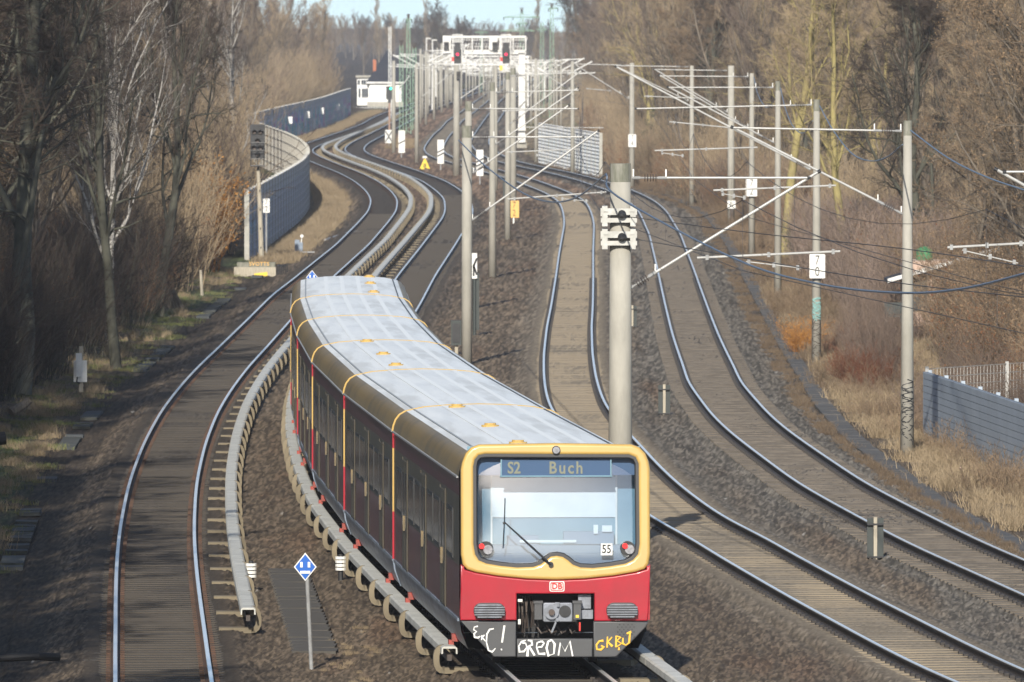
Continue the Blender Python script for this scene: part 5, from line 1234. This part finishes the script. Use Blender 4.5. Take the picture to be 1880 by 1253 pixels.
def tree_meshes(name, seed, trunk, levels, barkm, twigm, leaf=None, leafm=None, mid=None):
    out, g, P, Rr = grow(seed, trunk, levels); q = (P, Rr)
    for i, lv in enumerate(levels): q = extend(out, g, q[0], q[1], lv, i+1)
    V, F, M_ = join_tris([(*tubes_np(out[0][0], out[0][1], 9), 0)] + [(*tubes_np(o[0], o[1], 6), 0) for o in out[1:2]])
    tm = np_mesh(name+'_trunk', V, F, barkm, smooth=True)
    ps = []
    for o in out[2:-1]: ps.append((*tubes_np(o[0], o[1], 3 if o[2] > 2 else 4), 0))
    ps.append((*twigs_np(out[-1][0], out[-1][1]), 1))
    if leaf: ps.append((*leaves_np(g, out[-1][0], leaf[0], leaf[1]), 2))
    V, F, M_ = join_tris(ps); cm = np_mesh(name+'_crown', V, F, [barkm if mid is None else mid, twigm] + ([leafm] if leafm else []), mi=M_)
    return tm, cm
def nat(name, c, c2, rough=.85, vary=.22, scale=1.3, contrast=(.35,.65)): return mat(name, c, rough, c2=c2, scale=scale, coord='World', vary=vary, spec=.2, contrast=contrast)
b_grey = nat('bark_grey_green', (.095,.095,.073), (.05,.05,.04)); b_brown = nat('bark_brown', (.17,.145,.115), (.09,.075,.06))
b_birch = mat('birch_bark', (.32,.305,.28), .8, c2=(.07,.06,.055), scale=3.2, stretch=(1,1,3.0), coord='World', contrast=(.52,.62))
b_yellow = nat('bark_yellow_green', (.34,.29,.12), (.24,.20,.09))
t_pink = nat('twig_pinkish', (.26,.20,.165), (.19,.145,.115))
t_dark = nat('twig_dark', (.050,.038,.032), (.078,.060,.048)); t_purple = nat('twig_purple', (.19,.142,.112), (.125,.094,.074))  # t_dark deepened to hold the shade of the left wood
t_tan = nat('twig_tan', (.36,.28,.18), (.25,.19,.125)); t_brown = nat('twig_brown', (.25,.18,.115), (.16,.118,.08))
t_red = nat('twig_red', (.19,.075,.042), (.12,.06,.038)); t_orange = nat('twig_orange', (.38,.17,.045), (.26,.12,.04))
l_beige = nat('leaf_beige', (.27,.19,.115), (.15,.10,.06), vary=.25, scale=3); l_rust = nat('leaf_rust', (.20,.085,.035), (.13,.055,.028), scale=3); l_orange = nat('leaf_orange', (.45,.22,.055), (.30,.15,.045), scale=3)
l_green = nat('needle_green', (.035,.055,.030), (.055,.075,.035), scale=3); l_poplar = nat('poplar_tan', (.30,.235,.15), (.20,.155,.10), scale=.5)
t_white = nat('twig_pale', (.33,.29,.255), (.22,.19,.165))

LV_big = [dict(n=17, ang=30, ln=.46, rad=.48, segs=7, trop=.13, jit=.13, t0=.2, rmin=.022), dict(n=10, ang=42, ln=.42, rad=.55, segs=5, trop=.03, jit=.17, t0=.2, rmin=.014), dict(n=9, ang=40, ln=.42, rad=.5, segs=3, trop=.0, jit=.15, t0=.15, rmin=.008), dict(n=13, ang=38, ln=.42, rad=.6, segs=1, trop=.02, jit=.1, t0=.1, rmin=.0065, min=.35)]
LV_up = [dict(n=18, ang=26, ln=.42, rad=.62, segs=6, trop=.10, jit=.08, t0=.15, rmin=.022), dict(n=11, ang=30, ln=.40, rad=.5, segs=4, trop=.10, jit=.10, t0=.12, rmin=.010), dict(n=7, ang=30, ln=.42, rad=.55, segs=2, trop=.06, jit=.10, t0=.1, rmin=.007), dict(n=7, ang=30, ln=.5, rad=.6, segs=1, trop=.05, jit=.1, t0=.05, rmin=.0055, min=.3)]
LV_lf = [dict(n=16, ang=40, ln=.42, rad=.5, segs=5, trop=.06, jit=.13, t0=.12, rmin=.022), dict(n=9, ang=42, ln=.42, rad=.5, segs=4, trop=.03, jit=.14, t0=.15, rmin=.011), dict(n=8, ang=40, ln=.42, rad=.55, segs=2, trop=.0, jit=.12, t0=.1, rmin=.007), dict(n=8, ang=40, ln=.45, rad=.6, segs=1, trop=.0, jit=.1, t0=.1, rmin=.0055, min=.28)]
def dens(LV, k):
    out = [dict(x) for x in LV]; out[-1]['n'] = int(out[-1]['n']*k); return out
KIND = {}
KIND['big'] = [tree_meshes('big', s_, (14, .30, 9, .10, .09), LV_big, b_grey, t_dark) for s_ in (3, 8)]
KIND['brown'] = [tree_meshes('brown', s_, (13.5, .20, 8, .06, .06), dens(LV_up, 1.1), b_brown, t_purple) for s_ in (14, 25)]
KIND['birch'] = [tree_meshes('birch', 31, (15, .14, 9, .08, .05), LV_up, b_birch, t_dark)]
KIND['tan'] = [tree_meshes('tan', s_, (12.5, .16, 8, .05, .06), dens(LV_up, 1.3), b_brown, t_tan) for s_ in (41, 52)]
KIND['leafy'] = [tree_meshes('leafy', s_, (13, .17, 8, .06, .07), LV_lf, b_brown, t_brown, leaf=(8500, .026), leafm=l_beige) for s_ in (61, 72)]
KIND['yellow'] = [tree_meshes('yellow', 88, (13, .22, 8, .12, .07), [dict(LV_big[0], ang=24, n=10, trop=.08), *LV_big[1:]], b_yellow, t_tan)]
KIND['poplar'] = [tree_meshes('poplar', 91, (19, .25, 8, .02, .02), [dict(n=36, ang=20, ln=.20, rad=.4, segs=4, trop=.14, jit=.04, t0=.08, rmin=.03, taper=.6), dict(n=9, ang=24, ln=.4, rad=.5, segs=3, trop=.12, jit=.08, rmin=.014), dict(n=9, ang=26, ln=.4, rad=.5, segs=2, trop=.1, jit=.08, rmin=.016), dict(n=4, ang=26, ln=.5, rad=.5, segs=1, trop=.1, jit=.08, rmin=.02)], b_brown, l_poplar)]
KIND['conifer'] = [tree_meshes('conifer', 95, (7, .10, 6, .02, .01), [dict(n=34, ang=66, ln=.26, rad=.4, segs=3, trop=.05, jit=.05, t0=.08, rmin=.012, taper=1.5), dict(n=9, ang=40, ln=.35, rad=.5, segs=2, trop=.02, jit=.06, rmin=.008), dict(n=14, ang=40, ln=.35, rad=.6, segs=1, trop=.0, jit=.1, rmin=.008, min=.14)], b_brown, l_green)]
def shrub_mesh(name, seed, n, hgt, spread, lean, twigm, barkm, n2=7, n3=5, leaf=None, leafm=None, r=.012):
    g = np.random.default_rng(seed); K = 5
    a = g.random(n)*2*np.pi; rr = spread*.45*np.sqrt(g.random(n)); S = np.stack([rr*np.cos(a), rr*np.sin(a), np.zeros(n)-.05], 1)
    ln_ = lean*(.3+g.random(n)); d = np.stack([np.cos(a)*ln_, np.sin(a)*ln_, np.ones(n)], 1) + g.normal(0, .1, (n, 3)); d /= np.linalg.norm(d, axis=1, keepdims=True)
    hh = hgt*(.5+.6*g.random(n)); Q = [S]
    for i in range(K): d = d + g.normal(0, .09, (n, 3)); d[:, 2] -= lean*.03*i; d /= np.linalg.norm(d, axis=1, keepdims=True); Q.append(Q[-1] + d*(hh/K)[:, None])
    P = np.stack(Q, 1); Rr = np.repeat((r*(1-.75*np.linspace(0, 1, K+1)))[None], n, 0); out = []
    q1 = extend(out, g, P, Rr, dict(n=n2, ang=32, ln=.34, rad=.7, segs=2, trop=.08, jit=.1, t0=.15, rmin=.006), 1)
    q2 = extend(out, g, q1[0], q1[1], dict(n=n3, ang=34, ln=.5, rad=.7, segs=1, trop=.05, jit=.1, t0=.1, rmin=.005, min=.12), 2)
    ps = [(*tubes_np(P, Rr, 3), 0), (*tubes_np(q1[0], q1[1], 3), 1), (*twigs_np(q2[0], q2[1]), 1)]
    if leaf: ps.append((*leaves_np(g, q2[0], leaf[0], leaf[1]), 2))
    V, F, M_ = join_tris(ps); return np_mesh(name, V, F, [barkm, twigm] + ([leafm] if leafm else []), mi=M_)
SH = {'dark': shrub_mesh('thicket_dark', 1, 60, 3.2, 2.6, .35, t_dark, b_grey, 9, 6), 'purple': shrub_mesh('thicket_purple', 2, 80, 2.8, 2.2, .22, t_purple, t_purple, 8, 5),
      'pink': shrub_mesh('thicket_pink', 22, 110, 3.0, 2.4, .16, t_pink, t_pink, 8, 5), 'tan': shrub_mesh('thicket_tan', 3, 80, 3.6, 2.4, .18, t_tan, t_tan, 9, 5), 'brown': shrub_mesh('thicket_brown', 4, 60, 3.0, 2.6, .3, t_brown, b_brown, 9, 5, leaf=(4000, .026), leafm=l_rust),
      'beige': shrub_mesh('thicket_beige', 5, 55, 3.4, 2.4, .3, t_brown, b_brown, 8, 5, leaf=(2600, .026), leafm=l_beige), 'red': shrub_mesh('thicket_red', 6, 110, 1.5, 1.8, .22, t_red, t_red, 6, 4, r=.008),
      'orange': shrub_mesh('shrub_orange', 7, 90, 2.6, 2.4, .25, t_orange, t_orange, 8, 5, leaf=(7000, .034), leafm=l_orange), 'weed': shrub_mesh('weeds', 9, 50, 1.0, 1.6, .3, t_brown, t_brown, 5, 3, r=.006),
      'green': shrub_mesh('shrub_green', 10, 30, 1.6, 1.2, .3, l_green, l_green, 8, 6, leaf=(2500, .035), leafm=l_green)}
m_straw = nat('dry_grass', (.31,.245,.16), (.21,.16,.10), vary=.0, scale=.7); m_grassg = nat('green_grass', (.10,.135,.045), (.16,.15,.07), vary=0, scale=.8)
def tuft(name, seed, n, h, sp, mm):
    g = np.random.default_rng(seed); b = np.stack([g.normal(0, sp, n), g.normal(0, sp, n), np.full(n, -.03)], 1); d = np.stack([g.normal(0, .32, n), g.normal(0, .32, n), np.ones(n)], 1); hh = h*(.4+.8*g.random((n, 1)))
    m_ = b + d*hh*.55; e = m_ + (d + np.stack([g.normal(0, .5, n), g.normal(0, .5, n), np.zeros(n)-.3], 1))*hh*.45; a = g.random(n)*np.pi; w = np.stack([np.cos(a), np.sin(a), np.zeros(n)], 1)*.007
    V = np.stack([b-w, b+w, m_+w*.8, m_-w*.8, e], 1).reshape(-1, 3); i = np.arange(n)*5
    F = np.concatenate([np.stack([i, i+1, i+2], 1), np.stack([i, i+2, i+3], 1), np.stack([i+3, i+2, i+4], 1)]); return np_mesh(name, V, F, mm)
TU = {'straw': tuft('straw_tuft', 1, 130, .42, .22, m_straw), 'tall': tuft('tall_straw', 2, 110, .75, .25, m_straw), 'turf': tuft('green_tuft', 3, 120, .16, .22, m_grassg), 'brown': tuft('brown_tuft', 4, 110, .32, .22, nat('brown_grass', (.16,.12,.08), (.11,.08,.055), vary=0, scale=.7))}

# ---- scattering of uncountable cover: one object each, instances on points
def scatter(name, proto_me, pts, scl, label, group=None):
    pts = np.asarray(pts, np.float32); n = len(pts)
    me = bpy.data.meshes.new(name); me.vertices.add(n); me.vertices.foreach_set('co', pts.ravel())
    a = me.attributes.new('rz', 'FLOAT', 'POINT'); a.data.foreach_set('value', (rng.random(n)*6.283).astype(np.float32))
    b = me.attributes.new('sc', 'FLOAT', 'POINT'); b.data.foreach_set('value', np.asarray(scl, np.float32))
    o = link(name, me); setp(o, label, kind='stuff')
    src = bpy.data.objects.new(name + '_source', proto_me)
    ng = bpy.data.node_groups.new(name + '_scatter', 'GeometryNodeTree'); ng.interface.new_socket('Geometry', in_out='INPUT', socket_type='NodeSocketGeometry'); ng.interface.new_socket('Geometry', in_out='OUTPUT', socket_type='NodeSocketGeometry')
    N = ng.nodes; Lk = ng.links; gi = N.new('NodeGroupInput'); go = N.new('NodeGroupOutput'); ip = N.new('GeometryNodeInstanceOnPoints'); oi = N.new('GeometryNodeObjectInfo'); oi.inputs['Object'].default_value = src
    r_ = N.new('GeometryNodeInputNamedAttribute'); r_.data_type = 'FLOAT'; r_.inputs['Name'].default_value = 'rz'; s_ = N.new('GeometryNodeInputNamedAttribute'); s_.data_type = 'FLOAT'; s_.inputs['Name'].default_value = 'sc'
    cx = N.new('ShaderNodeCombineXYZ'); er = N.new('FunctionNodeEulerToRotation'); cs = N.new('ShaderNodeCombineXYZ')
    Lk.new(r_.outputs['Attribute'], cx.inputs[2]); Lk.new(cx.outputs[0], er.inputs[0]); Lk.new(er.outputs[0], ip.inputs['Rotation'])
    for i in range(3): Lk.new(s_.outputs['Attribute'], cs.inputs[i])
    Lk.new(cs.outputs[0], ip.inputs['Scale']); Lk.new(gi.outputs[0], ip.inputs['Points']); Lk.new(oi.outputs['Geometry'], ip.inputs['Instance']); Lk.new(ip.outputs[0], go.inputs[0])
    md = o.modifiers.new('scatter', 'NODES'); md.node_group = ng; return o
def pos(x, y): return (x, y, gz(x, y))
# wood edges, as offsets in metres
LEFT = lambda Y: np.interp(Y, [60, 160, 210, 262, 312, 368, 443, 470, 560, 1150, 1400, 3000], [-10, -10.5, -13.5, -15.2, -14.2, -13.6, -13.8, -14.5, -16.0, -22, -26, -50])
def left_edge(Y):
    if Y > 450: return min(float(tc(1, Y)) - 6.4, -14, (-.0247*Y - 2.6) if Y < 780 else 0, float(tc(1, Y)) - 10.5 if Y > 960 else 0)
    return float(LEFT(Y))
RIGHT = lambda Y: float(np.interp(Y, [100, 250, 296, 355, 424, 540, 620, 693, 760, 900, 1200, 3000], [17, 15.8, 15.2, 14.6, 14.6, 13.6, 11.0, 9.0, 8.2, 8.5, 8.5, 14]))
rv = random.Random(77)
COUNT = {}
def plant(kind, x, y, sc, label, group, rz=None, cat='tree', name=None):
    tm, cm = rv.choice(KIND[kind]); nm = name or {'big':'forked_tree','brown':'slim_tree','birch':'birch_tree','tan':'twiggy_tree','leafy':'brown_leaved_tree','yellow':'willow_tree','poplar':'poplar_tree','conifer':'conifer_tree'}[kind]
    t = thing(nm, label, cat, pos(x, y), rz if rz is not None else rv.random()*6.28, group); t.scale = (sc, sc, sc*rv.uniform(.92, 1.08))
    link('trunk', tm, t); link('crown', cm, t); return t
LAB = {'L': {'big':'bare grey-green tree in the shaded left wood','brown':'slim purplish bare tree in the left wood','birch':'white-barked birch in the left wood','tan':'tan twiggy tree behind the left barrier','leafy':'tree with withered leaves in the left wood','yellow':'yellowish bare tree in the left wood'},
       'R': {'big':'wide bare tree in the right wood','brown':'slim brown bare tree in the right wood','birch':'birch in the right wood','tan':'tan twiggy tree in the right wood','leafy':'tree with beige withered leaves in the right wood','yellow':'yellow-green barked tree in the right wood'}}
SHORT = {'L': {'big':'grey forked tree','brown':'slim purplish tree','birch':'white birch','tan':'tan twiggy tree','leafy':'withered brown tree'}, 'R': {'big':'wide bare tree','brown':'slim brown tree','tan':'tan twiggy tree','leafy':'beige-leaved tree','yellow':'yellow-green bare tree'}}
LMK = [(40,'at the left picture edge'),(150,'above the white rear boards'),(240,'left of the stout forked tree'),(330,'above the leaning boards'),(400,'above the wooden stake'),(440,'left of the black signal'),(480,'behind the black signal'),(530,'behind the blue barrier'),(590,'over the distant blue barrier'),(640,'next to the white signal box'),
       (1060,'behind the graffiti mesh barrier'),(1160,'behind the mast with the 74 board'),(1270,'behind the mast with the painted 3'),(1342,'behind the thick mast with the lettered plate'),(1385,'behind the mast with the 72 board'),(1430,'behind the third mast of the right row'),(1500,'behind the mast with the 70 board'),(1580,'between the two nearest masts of the right row'),(1665,'behind the nearest mast of the right row'),(1740,'above the garden house'),(1850,'above the right noise barrier')]
def lab_at(base, x, y, row):
    px = 940 + x/y*FPX
    if px < -15 or px > 1895: return base + (' left' if px < 0 else ' right') + ' of the picture edge'
    return base + ', ' + row + ' row, ' + min(LMK, key=lambda q: abs(q[0]-px))[1]
ROWW = {0.9:'front',0.8:'front',3.4:'second',4.5:'second',5:'second',6.6:'third',9.0:'third',10.5:'rear',10:'rear',14:'rear'}
# left wood
Y = 258.0
while Y < 1350:
    st = 4.6 + Y*.011
    for dpt in (0.9, 4.5, 9.0) if Y > 430 else (0.9, 3.4, 6.6, 10.5):
        y_ = Y + rv.uniform(-.45, .45)*st; x_ = left_edge(y_) - dpt*(1 + Y*.0006) - rv.uniform(0, 2.2)
        if dpt > 6 and Y > 700 and rv.random() < .35: continue
        kd = rv.choices(['big','brown','birch','tan','leafy'], [5,4,.35,.8,.8] if Y < 330 else ([1.2 if dpt > 3 else .3,4,.35,4,1]))[0]
        if abs(940 + x_/y_*FPX - 690) < 70 and y_ > 1000: continue
        if y_ < 780 and x_ > -.0246*y_ - (7.0 if kd in ('big','leafy') else 4.2): x_ = -.0246*y_ - (7.0 if kd in ('big','leafy') else 4.2) - rv.random()
        plant(kd, x_, y_, rv.uniform(.8, 1.15)*(1 if Y < 700 else .85), lab_at(SHORT['L'][kd], x_, y_, ROWW[dpt]), {'big':'grey trees of the left wood','brown':'slim trees of the left wood','birch':'birches of the left wood','tan':'tan trees of the left wood','leafy':'withered trees of the left wood'}[kd])
    Y += st
# right wood
Y = 262.0
while Y < 1500:
    st = 4.8 + Y*.011
    for dpt in (0.8, 4.5, 9.0, 14) if Y < 600 else (0.8, 5, 10):
        y_ = Y + rv.uniform(-.45, .45)*st; x_ = RIGHT(y_) + dpt + rv.uniform(0, 2.4)
        if x_ > .052*y_ + 6: continue
        if dpt < 1 and (395 < y_ < 425 or 455 < y_ < 490): continue
        if y_ < 352 and 1600 < 940 + x_/y_*FPX < 1790: continue
        kd = rv.choices(['leafy','tan','brown','big','yellow'], [5,1.8,3,.4,.3] if y_ < 360 else [1.2,3.5,3.5,.35,.8])[0]
        plant(kd, x_, y_, rv.uniform(.8, 1.2), lab_at(SHORT['R'][kd], x_, y_, ROWW[dpt]), {'leafy':'leafy brown trees of the right wood','tan':'tan trees of the right wood','brown':'slim trees of the right wood','big':'wide trees of the right wood','yellow':'yellow-green trees of the right wood'}[kd])
    Y += st
# notable single trees
q = gr(213, 668, -.2); plant('big', q.x, q.y, 1.0, 'grey tree with a long bare trunk at the left bank, nearest the track', None, 0.4).scale = (.6,.6,1)
q = gr(293, 572, -.2); plant('big', q.x, q.y, 1.05, 'stout forked tree with leaning boards at its foot', None, 2.0).scale = (.66,.66,1)
q = gr(60, 690, 0); plant('big', q.x, q.y-8, 1.15, 'large dark forked tree at the left picture edge', None, 4.1)
q = gr(190, 640, 0); plant('birch', q.x-.4, q.y+14, 1.0, 'white birch just behind the grey tree on the left bank', None)
q = gr(468, 430, 0); plant('birch', q.x-2.5, q.y+60, 1.0, 'leaning white birch above the black signal', None)
plant('yellow', 12.4, 470, 1.15, 'spreading yellow-green willow above the right row of masts', None, 1.0)
plant('yellow', 13.2, 408, 1.0, 'second yellow-green willow, right of the larger one', None, 3.0)
for (px, row, sc, lab) in ((1195, 330, .75, 'dark green conifer behind the mast with the 74 board'), (1215, 332, .55, 'small dark conifer right of the larger one behind the 74 board')):
    q = gr(px, row, -.5); plant('conifer', max(q.x, RIGHT(q.y)-.5), q.y, sc, lab, None)
# far trees against the sky
for i, (px, top, Y, kd, lab) in enumerate(((697, 8, 1900, 'poplar', 'tall bare poplar left of the green masts'), (787, 6, 2000, 'poplar', 'tall tan poplar against the sky'), (720, 45, 1950, 'tan', 'bare tree left of the tall tan poplar'), (812, 18, 1800, 'big', 'dark bare round tree right of the tall tan poplar'), (835, 34, 1850, 'big', 'low dark tree above the left red signal'),
        (868, 38, 2300, 'brown', 'round hazy tree above the gantry middle'), (893, 36, 2300, 'brown', 'right one of the hazy round trees above the gantry'), (983, 4, 1700, 'poplar', 'bare poplar right of the dark green pylon'), (1042, 2, 1650, 'poplar', 'bare poplar over the right wood edge'), (668, 60, 1700, 'brown', 'hazy bare tree over the signal box'), (745, 62, 2100, 'brown', 'purplish hazy tree behind the green masts'), (940, 48, 2250, 'tan', 'hazy tree behind the right red signal'))):
    x_ = (px-940)*Y/FPX; htop = atY(px, top, Y).z + .3; base = {'poplar': 19.5, 'big': 15.5, 'brown': 15, 'tan': 14.5}[kd]; plant(kd, x_, Y, htop/base, lab, None)
FW = []
for i in range(110):
    px = 600 + i*4.4 + rv.uniform(-3, 3); Y = rv.uniform(2100, 2700); kd = rv.choice(['brown','brown','tan','big']); x_ = (px-940)*Y/FPX
    plant(kd, x_, Y, atY(px, rv.uniform(44, 66), Y).z/13.5, 'hazy purplish tree in the far row closing the view', 'far trees closing the view')
# trees outside the left edge of the view, whose shade falls on the near track
for i in range(58):
    y_ = 100 + i*2.75 + rv.uniform(-1.5, 1.5); x_ = -.0495*y_ - 4.6 - rv.uniform(0, 3)
    plant('big', x_, y_, rv.uniform(.95, 1.2), 'grey forked tree standing left of the picture edge', 'grey trees of the left wood')
# undergrowth
def band(n, y0, y1, xf, dens_pow=1.0):
    out = []
    for i in range(n):
        y_ = y0*(y1/y0)**rv.random(); out.append((y_, xf(y_)))
    return out
def U(kind, pts, s0, s1, name, label):
    pts = [p for p in pts if not (p[0] < 352 and p[0] > 280 and 1625 < 940 + p[1]/p[0]*FPX < 1775 and s1 > .5 and kind in SH)]
    scatter(name, SH[kind] if kind in SH else TU[kind], [pos(x, y) for y, x in pts], [rv.uniform(s0, s1) for _ in pts], label)
U('dark', band(330, 266, 400, lambda y: left_edge(y) - rv.uniform(.0, 9)), .6, 1.35, 'undergrowth', 'dark bare thicket under the left wood')
U('brown', band(70, 270, 460, lambda y: left_edge(y) - rv.uniform(-.2, 6)), .5, 1.2, 'undergrowth', 'rusty withered thicket in the left wood')
U('tan', band(420, 385, 1250, lambda y: left_edge(y) - rv.uniform(-.1, 9)), .9, 1.9, 'undergrowth', 'tan thicket behind the left noise barrier')
U('purple', band(200, 440, 1300, lambda y: left_edge(y) - rv.uniform(1, 12)), 1.0, 2.4, 'undergrowth', 'purplish thicket behind the left noise barrier')
U('beige', band(240, 262, 400, lambda y: RIGHT(y) + rv.uniform(-.3, 9)), .6, 1.3, 'undergrowth', 'beige-leaved thicket of the right wood')
U('brown', band(260, 270, 1000, lambda y: RIGHT(y) + rv.uniform(-.8, 8)), .6, 1.3, 'undergrowth', 'rust-brown thicket of the right wood')
U('purple', band(330, 350, 1000, lambda y: RIGHT(y) + rv.uniform(-.2, 9)), .7, 1.4, 'undergrowth', 'purplish bare thicket of the right wood')
U('dark', band(60, 300, 800, lambda y: RIGHT(y) + rv.uniform(3, 9)), .8, 1.6, 'undergrowth', 'dark bare thicket of the right wood')
U('tan', band(300, 380, 1300, lambda y: RIGHT(y) + rv.uniform(0, 10)), .7, 1.5, 'undergrowth', 'tan thicket of the right wood')
U('pink', band(60, 362, 450, lambda y: RIGHT(y) - rv.uniform(-1.4, 1.4)), .9, 1.3, 'undergrowth', 'purplish upright shrubs before the garden house')
U('purple', band(120, 265, 360, lambda y: rv.uniform(float(tc(4,y))+4.9, RIGHT(y)+1)), .35, .75, 'weeds', 'brown knee-high bare stems before the right wood')
U('red', band(40, 300, 345, lambda y: float(tc(4, y)) + rv.uniform(4.2, 8.5)), .4, .75, 'red_stems', 'reddish bare stems beside the mast with the 70 board')
U('weed', band(300, 215, 700, lambda y: float(tc(4, y)) + rv.uniform(3.6, 7)), .4, 1.0, 'weeds', 'brown weeds right of the rightmost track')
U('straw', band(1500, 176, 420, lambda y: min(float(tc(4, y)) + float(PATH_R(y)) + rv.uniform(.45, 5.5), RIGHT(y)+1)), .6, 1.1, 'dry_grass', 'dry straw-coloured grass right of the rightmost track')
U('tall', band(260, 200, 300, lambda y: float(tc(4, y)) + rv.uniform(4.2, 7.5)), .35, .6, 'dry_grass', 'tall dry grass in front of the blue-grey barrier')
scatter('brown_grass', TU['brown'], [pos(float(tc(4, y)) + float(PATH_R(y)) - rv.uniform(.34, .85), y) for y in [200*(3.4**rv.random()) for _ in range(700)]], [rv.uniform(.22, .6) for _ in range(700)], 'rust-brown grass strip between the ballast and the trough path')
scatter('brown_grass', TU['brown'], [pos(float(tc(4, y)) + rv.uniform(3.3, 6.5), y) for y in [300*(2.6**rv.random()) for _ in range(1500)]], [rv.uniform(.6, 1.3) for _ in range(1500)], 'brown weeds covering the ground right of the far tracks')
U('straw', band(260, 200, 450, lambda y: float(tc(1, y)) - rv.uniform(3.2, 5.6)), .4, .8, 'dry_grass', 'pale dry grass on the left bank')
U('turf', band(350, 200, 440, lambda y: float(tc(1, y)) - rv.uniform(3.0, 5.4)), .5, 1.1, 'green_grass', 'short green grass on the left bank')
U('straw', band(700, 455, 640, lambda y: float(tc(1, y)) - rv.uniform(2.2, 3.6)), .6, 1.2, 'dry_grass', 'dry grass at the foot of the blue barrier')
U('straw', band(420, 640, 1200, lambda y: float(tc(1, y)) - rv.uniform(2.4, 3.6)), .8, 1.5, 'dry_grass', 'pale grass at the foot of the distant blue barrier')
U('straw', [(y, gr(px, 1150, 0).x*y/gr(px, 1150, 0).y) for y, px in [(rv.uniform(157, 180), rv.uniform(590, 700)) for _ in range(34)]], .12, .24, 'dry_grass', 'thin dry grass by the diamond sign in the foreground')
q = gr(775, 262, 0); U('straw', [(q.y + rv.uniform(-25, 25), q.x - 1.6 + rv.uniform(-.9, .9)) for _ in range(60)], .8, 1.3, 'dry_grass', 'pale grass tuft before the black cross board')
def bush(kind, px, row, sc, name, label, cat='bush', dx=0, dy=0):
    q = gr(px, row, -.3); x_, y_ = q.x+dx, q.y+dy; o = link(name, SH[kind]); o.location = pos(x_, y_); o.rotation_euler = (0,0,rv.random()*6); o.scale = (sc,)*3; setp(o, label, cat); return o
bush('orange', 385, 500, 1.8, 'orange_bush', 'large orange-brown bush left of the blue barrier', dx=-1.3)
bush('orange', 345, 470, 1.15, 'orange_bush', 'orange-brown bush behind the large orange one', dx=-1.3, dy=12)
bush('orange', 1472, 640, .42, 'orange_shrub', 'small bright orange shrub at the foot of the mast with the 70 board')
bush('orange', 30, 560, 1.0, 'rusty_bush', 'rust-orange bush at the left picture edge')
bush('green', 1660, 500, 1.3, 'green_bush', 'dark green bush left of the garden house'); bush('green', 1480, 470, 1.2, 'green_bush', 'dark green shrub behind the mast with the 70 board')
bush('weed', 1762, 815, 1.0, 'bare_bush', 'bare brown bush before the blue-grey barrier'); bush('weed', 1880, 905, 1.3, 'bare_bush', 'bare bush cut by the right picture edge')

# ---------------------------------------------------------------- far ground cover and haze
hz_m = bpy.data.materials.new('haze'); hz_m.use_nodes = True; n = hz_m.node_tree.nodes; n.remove(n['Principled BSDF'])
pv = n.new('ShaderNodeVolumePrincipled'); pv.inputs['Density'].default_value = .00011; pv.inputs['Color'].default_value = (.91,.93,1.0,1); pv.inputs['Anisotropy'].default_value = .1
hz_m.node_tree.links.new(pv.outputs[0], n['Material Output'].inputs['Volume'])
HB = MB(); xs, ya_, yb2, za_, zb2 = 900, -30, 3200, -40, 34
HB.quad_box([(-xs,ya_,za_),(xs,ya_,za_),(xs,yb2,za_),(-xs,yb2,za_),(-xs,ya_,zb2),(xs,ya_,zb2),(xs,yb2,zb2),(-xs,yb2,zb2)])
hz_o = HB.build('haze', hz_m); setp(hz_o, 'thin winter haze over the railway', kind='stuff')
